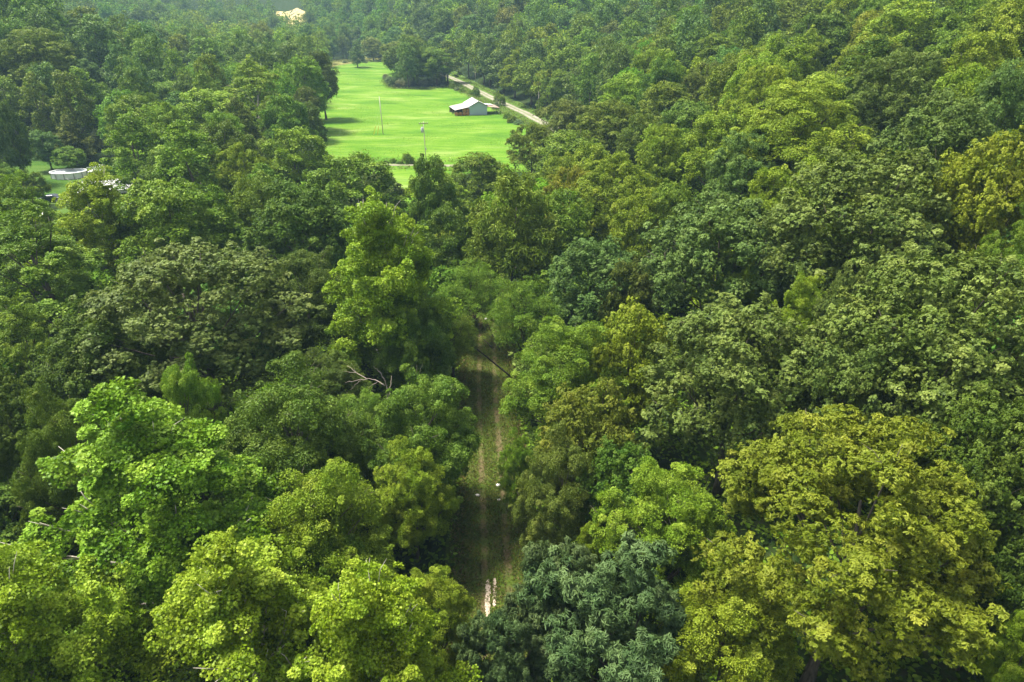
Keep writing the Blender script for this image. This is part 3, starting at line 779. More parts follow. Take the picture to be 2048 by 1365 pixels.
# rank the filler trees by how much of each shows between the others (coarse depth order)
GW, GH = 512, 341
cover_ = np.zeros((GH, GW), bool); gy_, gx_ = np.mgrid[0:GH, 0:GW]
allt = [(x, y, r, h, -1) for (x, y, r, h, *_r) in trees]
cand = [(x, y, r, d, pick_height(x, y, d)) for (x, y, r, d) in cand]; cand = [c for c in cand if c[4] > 3.5]
allt += [(x, y, r, h, k) for k, (x, y, r, d, h) in enumerate(cand)]
allt.sort(key=lambda a: math.hypot(a[0], a[1]))
shown = np.zeros(len(cand))
for x, y, r, h, k in allt:
    z = tz(x, y); cx_, cy_, dep = project(x, y, z+h*.58)
    cx_, cy_ = cx_/4, cy_/4; rx = r*1.05*FPX/4/dep; ry = (h*.42*.85+r*.35)*FPX/4/dep
    x0, x1 = max(0, int(cx_-rx)), min(GW, int(cx_+rx)+2); y0, y1 = max(0, int(cy_-ry)), min(GH, int(cy_+ry)+2)
    if x0 >= x1 or y0 >= y1: continue
    sub = cover_[y0:y1, x0:x1]; e = ((gx_[y0:y1, x0:x1]-cx_)/rx)**2+((gy_[y0:y1, x0:x1]-cy_)/ry)**2 < 1
    if k >= 0: shown[k] = (e & ~sub).sum()
    sub |= e
N_IND = 312-len(T)
rank = np.argsort(-shown); ind = [cand[k] for k in rank[:N_IND]]; rest = [cand[k] for k in rank[N_IND:]]
ind.sort(key=lambda c: c[3])
# hand placed trees give the landmarks that the filler trees are described by
NOUN = {'deep': 'dark green', 'dark': 'very dark green', 'mid': 'mid green', 'green': 'fresh green', 'teal': 'blue-green', 'olive': 'olive green', 'ydull': 'yellow-green', 'grey': 'grey-green', 'lime': 'lime green', 'brown': 'brownish olive'}
HP = np.array([project(t[0], t[1], tz(t[0], t[1])+t[3]*.66)[:2] for t in trees])
used_labels = set()
def fill_label(x, y, z, tint, shape):
    px, py, _ = project(x, y, z)
    order = np.argsort(np.hypot(HP[:, 0]-px, HP[:, 1]-py))
    for i in order[:14]:
        dx, dy = px-HP[i, 0], py-HP[i, 1]
        if abs(dx) > abs(dy)*1.3: w = 'right of' if dx > 0 else 'left of'
        else: w = 'in front of' if dy > 0 else 'behind'
        ref = trees[i][4]
        for pre in ('', 'half hidden '):
            s = f"{pre}{NOUN[tint]} {shape} {w} the {ref}"
            if len(s.split()) <= 16 and s not in used_labels:
                used_labels.add(s); return s
    return f"{NOUN[tint]} {shape} on the wooded slope"
for k, (x, y, r, d, h) in enumerate(ind):
    if d < 95:
        key = ['vin', 'oak2', 'map', 'vin2', 'oak2'][k % 5]
        tint = ['deep', 'dark', 'mid', 'deep', 'dark'][int(g.integers(5))]  # mostly dark greens: shade between the crowns put into leaf colour
    elif d < 190:
        key = ['m_round', 'm_lump', 'm_oak', 'm_round', 'm_tall', 'm_lump'][int(g.integers(6))]
        tint = (['mid', 'deep', 'teal', 'green', 'green', 'ydull'] if x < -20 else ['mid', 'ydull', 'lime', 'ydull', 'lime', 'deep'])[int(g.integers(6))]
    else:
        key = ['f_round', 'f_lump', 'f_tall', 'f_ovoid'][int(g.integers(4))]
        tint = (['mid', 'deep', 'teal', 'teal', 'green', 'olive'] if x < 0 else ['mid', 'teal', 'olive', 'deep', 'mid', 'grey', 'brown'])[int(g.integers(6))]  # repeated teal puts some of the hillside haze into leaf colour
    jit = g.uniform(.88, 1.14, 3); tc = tuple(float(a*b) for a, b in zip(TINT[tint], jit))
    shape = {'vin': 'vine-draped tree', 'vin2': 'vine-draped tree', 'oak2': 'oak', 'm_oak': 'oak', 'map': 'maple', 'm_tall': 'upright tree', 'f_tall': 'upright tree'}.get(key, 'round tree')
    put_tree(key, 0 if d < 95 else k % 2, x, y, r*1.04, h, tc, fill_label(x, y, tz(x, y)+h*.66, tint, shape), tilt=.06, group='trees filling the wooded valley')

# woods standing just outside the picture, seen only by stepping aside
side_n = 0
for _ in range(4000):
    d_ = math.sqrt(g.uniform(14**2, 170**2)); th_ = g.uniform(-1.35, 1.35); x, y = d_*math.sin(th_), d_*math.cos(th_); r = g.uniform(4.2, 6.2)
    px, py, dep = project(x, y, tz(x, y)+9)
    rp = 1.15*r*FPX/max(dep, 1)
    if dep > 2 and -rp < px < 2048+rp and py < 1365+rp*1.4: continue
    if (np.hypot(np.array(AX)-x, np.array(AY)-y) < .80*(np.array(AR)+r)).any() or not free(x, y, r): continue
    AX.append(x); AY.append(y); AR.append(r); rest.append((x, y, r, min(d_, 200), g.uniform(11, 15))); side_n += 1

# the woods beyond, one mass nobody could count
def far_forest():
    kinds, finer = [], []
    for nm, (key, lv, L) in {'a': ('f_round', 6, .95), 'b': ('f_lump', 6, .95), 'c': ('f_tall', 5, .90), 'd': ('f_ovoid', 6, .95)}.items():
        finer.append((gen_crown(15+len(kinds), **SPEC[key]), SPEC[key]))
        s = dict(SPEC[key]); s.update(leaves=lv, L=L, templ='diamond', m=max(6, int(s['m']*.72)), nl=int(s['nl']*.8))
        kinds.append((gen_crown(5+len(kinds), **s), s))
    VV, LL, TT, CC = [], [], [], []; off = 0
    pal = ['mid', 'teal', 'deep', 'green', 'teal', 'teal', 'mid', 'ydull', 'sage', 'lime', 'deep']  # extra blue-greens put distance haze into the leaf colour
    for (x, y, r, d, h) in rest:
        (P, D, N, S, tone, _, _), s = (finer if d < 270 else kinds)[int(g.integers(4))]
        if d > 400:
            k = g.permutation(len(P))[:int(len(P)*.62)]; P, D, N, S, tone = P[k], D[k], N[k], S[k]*1.25, tone[k]
        a = g.uniform(0, 6.28); ca, sa = math.cos(a), math.sin(a); M = np.array([[ca, sa, 0], [-sa, ca, 0], [0, 0, 1]])
        sc = np.array([r*1.1/s['Rr'], r*1.1/s['Rr'], h/s['h']])
        v, lo, st, to, ft = leaves_mesh_data((P@M)*sc+np.array([x, y, tz(x, y)]), D@M, N@M, S, tone, 'diamond')
        VV.append(v); LL.append(lo+off); off += len(v); TT.append(ft)
        c = np.array(TINT[pal[int(g.integers(len(pal)))]])*g.uniform(.85, 1.2, 3); CC.append(np.tile(np.append(c, 1), (len(ft), 1)))
    V = np.concatenate(VV); L = np.concatenate(LL); st = np.arange(len(L)//3)*3
    me = mesh_np('far_forest', V, L, st, None, [M_LEAF_FAR], np.concatenate(TT), None, np.concatenate(CC))
    o = bpy.data.objects.new('far_forest', me); COL.objects.link(o)
    tag(o, 'woodland mass covering the distant hazy hills and the valley flanks', 'forest', kind='stuff')
if rest: far_forest()

# ------------------------------------------------------------------ ground cover
def cover(name, X, Y, Zo, S, tints, up, templ, label, cat, seed):
    q = np.random.default_rng(seed); n = len(X)
    P = np.stack([X, Y, terrain(X, Y)+Zo], 1); D = q.normal(size=(n, 3))*np.array([1, 1, .35])+UP*up; N = q.normal(size=(n, 3))*.5+UP
    v, lo, st, to, ft = leaves_mesh_data(P, D, N, S, np.clip(q.normal(.5, .22, n), 0, 1), templ)
    T_ = np.array([TINT[k] if isinstance(k, str) else k for k in tints])[q.integers(len(tints), size=n)]*q.uniform(.8, 1.25, (n, 1))
    c = np.repeat(np.column_stack([T_, np.ones(n)]), len(TEMPL[templ][1]), 0)
    o = bpy.data.objects.new(name, mesh_np(name, v, lo, st, None, [M_LEAF_FAR], ft, None, c)); COL.objects.link(o)
    return tag(o, label, cat, kind='stuff')
q = np.random.default_rng(4)
d = np.sqrt(q.uniform(18**2, 125**2, 270000)); th = q.uniform(-R(72), R(72), len(d)); X, Y = d*np.sin(th), d*np.cos(th)
off = np.abs(X-trackx(Y)); mound = np.clip(.9+1.1*np.sin(X*.9+1)*np.sin(Y*.7)+.6*np.sin(X*2.1+Y*1.3), .15, 2.4)*np.clip((off-2.6)/2.5, .08, 1)
ok = ~((off < 2.75) & (Y < 96) & (Y > 29)); X, Y, mound = X[ok], Y[ok], mound[ok]
cover('undergrowth', X, Y, mound*np.sqrt(q.random(len(X))), q.uniform(.22, .48, len(X)), ['deep', 'mid', 'dark', 'green', 'deep', 'mid'], .25, 'oval', 'leafy undergrowth covering the forest floor', 'undergrowth', 5)
Y = q.uniform(28, 97, 60000); u = q.uniform(-3.4, 3.4, len(Y)); rut = np.abs(np.abs(u)-.86); ok = (rut > .24) | (q.random(len(Y)) < .22); Y, u = Y[ok], u[ok]
cover('track_grass', u+trackx(Y), Y, .02+.10*q.random(len(Y)), q.uniform(.10, .26, len(Y))*(1+.7*(np.abs(u) > 2.3)), [(.080, .125, .012), (.105, .130, .016), (.130, .120, .030), (.066, .105, .012), (.120, .095, .036)], .9, 'lance', 'short worn grass growing on the woodland track', 'grass', 6)
X = q.uniform(-110, 40, 150000); Y = q.uniform(165, 420, 150000); k = inside(MEADOW, X, Y); X, Y = X[k], Y[k]
k = (np.sin(X*.23+1.7*np.sin(Y*.11))+np.sin(Y*.31+X*.09)+q.normal(0, .8, len(X))) > .7; X, Y = X[k], Y[k]
cover('meadow_tufts', X, Y, .08*q.random(len(X)), q.uniform(.14, .34, len(X)), [(.11, .21, .010), (.15, .25, .014), (.20, .28, .035), (.22, .25, .05), (.09, .18, .012)], .7, 'lance', 'taller grass tufts mottling the mown meadow', 'grass', 12)
# rough weeds round the edge of the meadow and along the road
XX, YY = [], []
for line, closed in ((MEADOW, True), (ROAD, False), (LANE, False)):
    L_ = list(line)+([line[0]] if closed else [])
    for a, b in zip(L_, L_[1:]):
        n = int(math.dist(a, b)*26); t = q.random(n); nx, ny = -(b[1]-a[1]), b[0]-a[0]; k = math.hypot(nx, ny)+1e-6
        o_ = q.normal(0, 1.1, n) if closed else q.choice([-1, 1], n)*(2.9+np.abs(q.normal(0, 1.3, n)))
        XX.append(a[0]+(b[0]-a[0])*t+nx/k*o_); YY.append(a[1]+(b[1]-a[1])*t+ny/k*o_)
X, Y = np.concatenate(XX), np.concatenate(YY); ok = edge_dist(ROAD, X, Y, False) > 2.2; X, Y = X[ok], Y[ok]
cover('edge_weeds', X, Y, .6*q.random(len(X))**1.5, q.uniform(.3, .7, len(X)), ['scrub', 'mid', 'green', 'olive', (.16, .15, .06)], .8, 'lance', 'rough weeds along the meadow edge and the gravel road', 'weeds', 8)
X, Y = q.uniform(-1, 1, 5000), q.uniform(-1, 1, 5000)
pts = np.array(gpoly([(672,124),(700,118),(735,116),(770,120),(700,130)])); cx_, cy_ = pts.mean(0)
X = cx_+X*26; Y = cy_+Y*22
cover('dry_scrub', X, Y, .8*q.random(len(X))**1.6, q.uniform(.4, .9, len(X)), [(.20, .19, .06), (.16, .17, .05), 'scrub'], .8, 'lance', 'dry rough grass at the far end of the meadow', 'grass', 9)

# ------------------------------------------------------------------ barn
def metal_sheet(name, col, rust=None, ribs=9.0, rough=.5, axis='X'):
    t = NT(name); o = t.add('ShaderNodeTexCoord').outputs['Object']
    n = t.noise(o, .9, 5, .7); f = t.noise(o, 6, 4)
    lo = tuple(c*.78 for c in col)
    c = t.mix(t.ramp(f, [(.3, (0, 0, 0)), (.7, (1, 1, 1))]), lo, col)
    if rust: c = t.mix(t.ramp(n, [(.45, (0, 0, 0)), (.62, (.85, .85, .85))]), c, rust)
    w = t.add('ShaderNodeTexWave', wave_type='BANDS', bands_direction=axis); w.inputs['Scale'].default_value = ribs*.32; t.link(o, w.inputs['Vector'])
    t.pbsdf(c, rough, .4, w.outputs['Fac'], .5, dist=.04); return t.m
M_WALL = metal_sheet('shade_tinted_sheet', (.40, .48, .55), ribs=8)  # blue-grey of the shaded gable is put into the sheet colour
M_ROOF = metal_sheet('galvanised_roof', (.50, .49, .47), (.36, .30, .25), 8, axis='Y')
M_RUST = metal_sheet('rusted_roof', (.42, .33, .27), (.26, .12, .06), 8, axis='Y')
M_WOOD = plain('weathered_timber', (.16, .12, .09), .9, .1, .35, 3, stretch=(6, 6, 1))
M_DARKWOOD = plain('dark_boards', (.06, .045, .035), .9, .1, .3, 3)
M_HAY = plain('hay', (.40, .20, .065), .95, .05, .4, 7, bstr=.8)
M_WHITE = plain('white_paint', (.78, .77, .74), .5, .4, .06, 3)
M_TRIM = plain('dark_trim', (.10, .10, .11), .6, .3, .15, 3)

bx, by, _ = ground_at(957, 231); bz = tz(bx, by)
BR = R(17)
def bw(x, y, z=0.0): return (bx+x*math.cos(BR)-y*math.sin(BR), by+x*math.sin(BR)+y*math.cos(BR), z)
barn = empty('barn', (bx, by, bz-.05), BR, 'metal barn with pale roof and open hay lean-to on the meadow', 'barn')
E, A, HW, LN = 2.85, 4.3, 2.95, 8.5
m = MB()
m.slab([(-HW, 0, 0), (HW, 0, 0), (HW, 0, E), (0, 0, A), (-HW, 0, E)], .08)
m.slab([(HW, LN, 0), (-HW, LN, 0), (-HW, LN, E), (0, LN, A), (HW, LN, E)], .08)
m.slab([(HW, .09, 0), (HW, LN-.09, 0), (HW, LN-.09, E), (HW, .09, E)], .08); m.slab([(-HW, LN-.09, 0), (-HW, .09, 0), (-HW, .09, E), (-HW, LN-.09, E)], .08)
m.build('wall', M_WALL, barn)
m = MB(); oh = .35; sl = (A-E)/HW
m.slab([(0, -oh, A+.16), (0, LN+oh, A+.16), (-HW-.15, LN+oh, E+.16-.15*sl), (-HW-.15, -oh, E+.16-.15*sl)], .07)
m.slab([(0, LN+oh, A+.155), (0, -oh, A+.155), (HW+oh, -oh, E+.155-oh*sl), (HW+oh, LN+oh, E+.155-oh*sl)], .07)
roof = m.build('roof', M_ROOF, barn)
MB().tube([(0, -oh-.02, A+.20), (0, LN+oh+.02, A+.20)], .09, 6).build('ridge_cap', M_ROOF, roof)
m = MB()
for s in (-1, 1): m.slab([(0, -oh-.03, A+.20), (s*(HW+oh*.6), -oh-.03, E+.2-oh*.6*sl), (s*(HW+oh*.6), -oh-.03, E-.02-oh*.6*sl), (0, -oh-.03, A-.02)], .05*s)
m.build('gable_trim', M_TRIM, barn)
LW = 5.0
m = MB(); m.slab([(-HW-.17, -.25, E-.06), (-HW-.17, LN+.2, E-.06), (-HW-LW, LN+.2, 1.98), (-HW-LW, -.25, 1.98)], .07)
m.build('lean_to_roof', metal_sheet('lean_to_sheet', (.44, .42, .39), (.32, .25, .20), 8, axis='Y'), barn)
for x in (-HW-LW+.15, -HW-LW*.5):
    for y in (-.1, LN*.5, LN): MB().tube([(x, y, 0), (x, y, 1.98+(x+HW+LW)/LW*.78-.12)], .10, 6).build('post', M_WOOD, barn)
MB().slab([(-HW-.1, LN, .1), (-HW-LW+.3, LN, .1), (-HW-LW+.3, LN, 1.85), (-HW-.1, LN, 2.6)], .06).build('back_boards', M_DARKWOOD, barn)
m = MB(); m.slab([(HW+.2, 7.6, 2.55), (HW+.2, .7, 2.55), (HW+4.6, .7, 1.95), (HW+4.6, 7.6, 1.95)], .07); m.build('side_roof', M_RUST, barn)
MB().slab([(HW+.5, 6.6, 2.72), (HW+.5, 4.6, 2.72), (HW+3.2, 4.4, 2.42), (HW+3.2, 6.4, 2.42)], .04).build('loose_roof_sheet', M_WHITE, barn)
for y in (.9, 4.2, 7.3): MB().tube([(HW+4.35, y, 0), (HW+4.35, y, 1.88)], .10, 6).build('post', plain('pale_post', (.55, .50, .43), .8, .2) if y == .9 else M_WOOD, barn)

# round hay bales under the lean-to
def bale_mesh():
    g = random.Random(3); mb = MB(); n = 22
    ring = lambda y, r: [(r*math.cos(2*math.pi*k/n)*(1+g.uniform(-.02, .02)), y, r*math.sin(2*math.pi*k/n)*(1+g.uniform(-.02, .02))) for k in range(n)]
    rs = [ring(y, r*.92) for y, r in ((-.60, .22), (-.62, .50), (-.58, .62), (-.3, .65), (.3, .65), (.58, .62), (.62, .50), (.60, .22))]
    for r_ in rs: mb.v += r_
    for i in range(len(rs)-1):
        for k in range(n): mb.f.append((i*n+k, i*n+(k+1) % n, (i+1)*n+(k+1) % n, (i+1)*n+k))
    mb.f.append(tuple(range(n-1, -1, -1))); mb.f.append(tuple((len(rs)-1)*n+k for k in range(n)))
    return mb.mesh('hay_bale', M_HAY, True)
bale = bale_mesh(); ordn = ['leftmost', 'second from left', 'third from left', 'rightmost']
for row, zz in enumerate((.58, 1.62)):
    for k in range(4):
        x = -HW-LW+.8+k*1.22
        if row == 1 and k < 2: continue
        o = bpy.data.objects.new('hay_bale', bale); COL.objects.link(o); o.location = bw(x+(.1 if row else 0), .75+.1*(k % 2)+row*.25, bz+zz); o.rotation_euler = (0, k*1.1+row, BR+random.uniform(-.06, .06))
        tag(o, f"round hay bale, {ordn[k]} in the {'upper' if row else 'bottom'} row under the barn lean-to", 'hay bale', 'hay bales under the barn lean-to')

# ------------------------------------------------------------------ poles
M_POLE = plain('silvered_pole', (.50, .45, .38), .85, .15, .2, 2, stretch=(8, 8, 1))
M_GREY = plain('grey_metal', (.45, .46, .47), .5, .5, .1, 2)
M_YEL = plain('yellow_guard', (.70, .52, .05), .5, .3, .1, 2)
def pole(px, py, h, label, arm=True, transformer=False, lean=0.0, r=.11):
    x, y, _ = ground_at(px, py); o = empty('utility_pole', (x, y, tz(x, y)), .3, label, 'utility pole', 'utility poles across the meadow'); o.rotation_euler = (0, lean, .3)
    MB().tube([(0, 0, -.5), (0, 0, h*.5), (0, 0, h)], [r, r*.85, r*.68], 10).build('post', M_POLE, o, True)
    if arm:
        a = MB().box((0, -r, h-.45), (2.2, .10, .12)).build('crossarm', M_WOOD, o)
        for s in (-.95, -.35, .35, .95): MB().tube([(s, -r, h-.385), (s, -r, h-.28), (s, -r, h-.16)], [.05, .07, .04], 6).build('insulator', M_GREY, a)
    else:
        MB().tube([(0, 0, h-.02), (0, 0, h+.12), (0, 0, h+.2)], [.05, .08, .03], 6).build('insulator', M_GREY, o)
    if transformer:
        t = MB().tube([(-.42, -.1, h-2.5), (-.42, -.1, h-2.45), (-.42, -.1, h-1.45), (-.42, -.1, h-1.35)], [.22, .30, .30, .2], 12).build('transformer', M_GREY, o, True)
        for s in (-.12, .12): MB().tube([(-.42+s, -.1, h-1.36), (-.42+s, -.1, h-1.08)], .05, 6).build('bushing', M_GREY, t)
        MB().box((.16, -.22, h*.34), (.22, .18, .45)).build('meter_box', M_GREY, o)
    return x, y, h
gx, gy, gh = pole(766.5, 270, 10.2, 'tall pale wooden utility pole with weeds at its base in mid meadow', arm=False, r=.13, lean=-.02)
pole(852.5, 326, 9.6, 'wooden utility pole with a pale transformer at the near meadow edge', transformer=True, lean=-.015)
pole(674, 196, 9.0, 'thin pale utility pole at left beside the meadow trees', arm=False, lean=-.02, r=.12)
pole(1077, 226, 6.8, 'short pale utility pole standing in trees right of the gravel road', arm=False)
pole(951, 167, 6.5, 'faint utility pole in the trees behind the gravel road', arm=False, r=.13)
for k, dx in enumerate((-2.6, -1.5)):
    o = empty('guy_wire', (gx+dx, gy-.4, tz(gx+dx, gy-.4)), 0, ['slanted yellow guy wire guard farther from the tall pole', 'slanted yellow guy wire guard nearer the tall pole'][k], 'guy wire', 'guy wires of the tall pole')
    top = Vector((-dx, .4, gh-1.2-k*.6)); d_ = top.normalized()
    MB().tube([d_*-.2, d_*2.4], .075, 6).build('guard', M_YEL, o)
    MB().tube([d_*2.4, top], .012, 4).build('wire', M_GREY, o)

# ------------------------------------------------------------------ shrubs in the open
def put_shrub(px, py, w, hfac, tint, label, group, name='shrub'):
    x, y, t = ground_at(px, py); rad = w/2/FPX*(y*CP+(CAM_H-tz(x, y))*SP)
    j = rng.uniform(.88, 1.1, 3); put_tree('shrub', int(rng.integers(2)), x, y, rad, rad*hfac, tuple(float(a*b) for a, b in zip(TINT[tint], j)), label, group, kind=name, cat='shrub')
ORD = ['leftmost', 'second', 'third', 'fourth', 'fifth', 'sixth', 'seventh', 'eighth', 'ninth', 'tenth', 'eleventh', 'twelfth', 'thirteenth', 'fourteenth', 'fifteenth']
def row(items, where, group, tint):
    for k, (px, py, w, hf) in enumerate(sorted(items)):
        put_shrub(px, py, w, hf, tint[k % len(tint)], f"{'leftmost' if k == 0 else ORD[k]+' from left'} of the {where}", group)
row([(772,160,18,1.1),(779,168,22,1.2),(788,174,24,1.3),(799,175,22,1.2),(810,172,24,1.2),(822,171,22,1.0),(833,170,22,1.2),(846,172,22,1.0),(858,170,20,1.1),(871,168,22,1.1),(884,166,20,1.2),(795,165,24,1.4),(818,163,24,1.3)], 'grey-green shrubs on the far right meadow edge', 'grey-green shrubs at the meadow edge', ['scrub', 'scrub', 'sage', 'mid', 'scrub'])
row([(905,178,16,1.2),(914,182,14,1.0),(925,185,13,1.2),(942,190,14,1.0),(951,193,18,2.0),(1014,238,18,1.2),(1024,246,22,1.1),(1036,250,20,1.0),(992,219,16,1.6),(1000,212,24,1.9)], 'green shrubs along the gravel road by the barn', 'shrubs along the gravel road', ['mid', 'scrub', 'mid', 'green'])
row([(786,327,16,1.1),(814,328,26,1.5),(800,329,14,.8),(828,329,14,.9),(772,328,14,.8)], 'low bushes along the near meadow edge by the lane', 'bushes along the near meadow edge', ['deep', 'mid'])
row([(690,127,12,.8),(705,124,12,.8),(716,128,10,.8),(731,127,10,.8),(741,118,14,1.0),(752,117,14,1.0),(720,119,16,1.1),(763,119,16,1.0)], 'small grey bushes in dry grass at far meadow end', 'bushes at the far meadow end', ['scrub', 'sage'])
row([(60,250,46,1.3),(100,250,44,1.2),(150,238,44,1.2),(190,244,48,1.2),(232,246,46,1.3),(272,240,44,1.2),(298,262,46,1.5),(172,288,46,1.4),(195,300,40,1.4),(85,228,46,1.1),(128,222,46,1.1),(40,226,46,1.1),(250,268,44,1.4),(20,205,40,1.1)], 'pale scrub bushes on the bank behind the lawn', 'scrub bushes behind the lawn', ['scrub', 'mid', 'scrub', 'sage', 'olive'])

# ------------------------------------------------------------------ pool, house, shed, car, tractor beyond the left trees
px_, py_, _ = ground_at(140, 355)
pool = empty('swimming_pool', (px_, py_, tz(px_, py_)), .15, 'white above-ground swimming pool on the lawn', 'pool')
def ellipse(a, b, n=40): return [(a*math.cos(2*math.pi*k/n), b*math.sin(2*math.pi*k/n)) for k in range(n)]
def ring(a, b, z0, z1, th):
    mb = MB(); o_, i_ = ellipse(a, b), ellipse(a-th, b-th); n = len(o_)
    mb.v = [(x, y, z0) for x, y in o_]+[(x, y, z1) for x, y in o_]+[(x, y, z1) for x, y in i_]+[(x, y, z0) for x, y in i_]
    for k in range(n):
        j = (k+1) % n
        for q_ in range(4): mb.f.append((q_*n+k, q_*n+j, ((q_+1) % 4)*n+j, ((q_+1) % 4)*n+k))
    return mb
ring(3.7, 2.5, 0, 1.30, .06).build('wall', M_WHITE, pool); ring(3.82, 2.62, 1.302, 1.38, .24).build('rim', M_WHITE, pool)
mb = MB(); mb.v = [(x, y, 1.12) for x, y in ellipse(3.62, 2.42)]; mb.f = [tuple(range(40))]; mb.build('water', plain('pool_water_cover', (.62, .68, .70), .25, .5, .12, 1.5), pool)
for k in range(12):
    a = 2*math.pi*k/12; MB().box((3.76*math.cos(a), 2.56*math.sin(a), .65), (.10, .16, 1.298), a).build('upright', plain('upright_grey', (.35, .33, .32), .6, .3) if k == 0 else bpy.data.materials['upright_grey'], pool)
dk = empty('pool_deck', (px_+5.6, py_+1.0, tz(px_+5.6, py_+1)), .15, 'small white railed deck at right end of swimming pool', 'deck')
MB().box((0, 0, 1.12), (2.6, 2.4, .12)).build('platform', M_WHITE, dk)
for x in (-1.2, 1.2):
    for y in (-1.1, 1.1): MB().box((x, y, .53), (.12, .12, 1.058)).build('leg', M_WHITE, dk)
mb = MB()
for y in (-1.15, 1.15):
    mb.box((0, y, 2.15), (2.6, .07, .09))
    for k in range(9): mb.box((-1.2+k*.3, y, 1.642), (.05, .05, .92))
mb.box((1.26, 0, 2.15), (.07, 2.2, .09)); [mb.box((1.26, -.9+k*.3, 1.642), (.05, .05, .92)) for k in range(7)]
mb.build('railing', M_WHITE, dk)
mb = MB(); [mb.box((1.6+k*.28, 0, 1.0-k*.26), (.28, 1.0, .06)) for k in range(4)]; mb.build('stairs', M_WHITE, dk)

M_GLASS = plain('dark_window', (.03, .035, .04), .15, .6, .1, 1)
hx, hy, _ = ground_at(230, 402); hs = empty('house', (hx, hy, tz(hx, hy)), .35, 'white single-storey house hidden behind the yellowish tree', 'house')
MB().box((0, 0, 1.4), (10, 5.2, 2.8)).build('wall', M_WHITE, hs)
mb = MB(); mb.slab([(-5.4, 0, 4.2), (5.4, 0, 4.2), (5.4, 3.0, 2.75), (-5.4, 3.0, 2.75)][::-1], .12); mb.slab([(-5.4, -3.0, 2.75), (5.4, -3.0, 2.75), (5.4, 0, 4.195), (-5.4, 0, 4.195)], .12)
rf = mb.build('roof', plain('pale_roofing', (.42, .41, .40), .6, .3, .15, 2), hs)
mb = MB(); [mb.slab([(s*4.98, -2.6, 2.8), (s*4.98, 2.6, 2.8), (s*4.98, 0, 4.0)], .05) for s in (-1, 1)]; mb.build('gable', M_WHITE, hs)
for x in (-3.6, -1.6, 2.4):
    w_ = MB().box((x, -2.62, 1.6), (1.1, .06, 1.1)).build('window', M_WHITE, hs); MB().box((x, -2.66, 1.6), (.92, .04, .92)).build('pane', M_GLASS, w_)
dr = MB().box((.4, -2.62, 1.03), (.95, .06, 2.05)).build('door', plain('door_paint', (.35, .36, .38), .5, .3), hs); MB().box((.75, -2.68, 1.0), (.06, .06, .12)).build('handle', M_GREY, dr)
sx, sy, _ = ground_at(97, 462); sh = empty('garden_shed', (sx, sy, tz(sx, sy)), -.2, 'white shed glimpsed through leaves of the left poplar', 'shed')
MB().box((0, 0, 1.3), (3.0, 2.4, 2.6)).build('wall', M_WHITE, sh)
mb = MB(); mb.slab([(-1.7, -1.45, 2.5), (1.7, -1.45, 2.5), (1.7, 0, 3.3), (-1.7, 0, 3.3)], .08); mb.slab([(-1.7, 0, 3.295), (1.7, 0, 3.295), (1.7, 1.45, 2.5), (-1.7, 1.45, 2.5)], .08); mb.build('roof', M_WHITE, sh)
MB().box((0, -1.22, 1.0), (.9, .05, 1.9)).build('door', M_GREY, sh)

def wheel(parent, x, y, r, w, rim_mat=None):
    t = MB().tube([(x, y-w/2, r), (x, y-w*.4, r), (x, y+w*.4, r), (x, y+w/2, r)], [r*.86, r, r, r*.86], 18).build('wheel', M_TRIM, parent, True)
    MB().tube([(x, y-w/2-.012, r), (x, y+w/2+.012, r)], r*.58, 14).build('rim', rim_mat or M_GREY, t); return t
cx0, cy0, _ = ground_at(104, 404); car = empty('parked_car', (cx0, cy0, tz(cx0, cy0)), .12, 'dark grey car parked on the lawn behind left trees', 'car')
def car_mesh():
    prof = [(-2.2,.35),(-2.22,.75),(-1.9,.92),(-1.2,.98),(-.55,1.40),(.75,1.44),(1.55,1.05),(2.1,.98),(2.2,.7),(2.18,.35)]
    mb = MB(); n = len(prof)
    for y, sc in ((-.86, .97), (-.80, 1.0), (.80, 1.0), (.86, .97)): mb.v += [(x*sc, y*(1-.16*max(0, (z-.95)/.45)), .35+(z-.35)*sc) for x, z in prof]
    for j in range(3):
        for k in range(n): mb.f.append((j*n+k, j*n+(k+1) % n, (j+1)*n+(k+1) % n, (j+1)*n+k))
    mb.f.append(tuple(range(n-1, -1, -1))); mb.f.append(tuple(3*n+k for k in range(n))); return mb
car_mesh().build('body', plain('dark_car_paint', (.05, .07, .08), .25, .6, .05, 1), car)
for s in (-1, 1): MB().slab([(-1.0, s*.80, 1.0), (1.35, s*.80, 1.03), (.75, s*.725, 1.36), (-.55, s*.725, 1.34)], .03*-s).build('side_window', M_GLASS, car)
MB().slab([(-1.24, .7, 1.02), (-1.24, -.7, 1.02), (-.62, -.62, 1.39), (-.62, .62, 1.39)], -.02).build('windscreen', M_GLASS, car)
MB().slab([(1.56, -.7, 1.07), (1.56, .7, 1.07), (.86, .62, 1.42), (.86, -.62, 1.42)], -.02).build('rear_window', M_GLASS, car)
for x in (-1.4, 1.35):
    for y in (-.78, .78): wheel(car, x, y, .33, .2)
for y in (-.62, .62): MB().box((-2.19, y, .72), (.08, .3, .14)).build('headlight', M_WHITE, car)
tx0, ty0, _ = ground_at(38, 399); tr = empty('tractor', (tx0, ty0, tz(tx0, ty0)), .8, 'small red tractor half hidden by leaves at left', 'tractor')
M_RED = plain('red_paint', (.40, .04, .03), .4, .4, .12, 2)
MB().box((-.75, 0, 1.0), (1.5, .7, .7), 0, .88).build('hood', M_RED, tr); MB().box((.35, 0, .85), (1.1, .6, .5)).build('chassis', M_TRIM, tr)
MB().box((.5, 0, 1.25), (.5, .5, .12)).build('seat', M_TRIM, tr); MB().box((.35, 0, 2.2), (1.6, 1.3, .12), 0, .9).build('canopy', M_RED, tr)
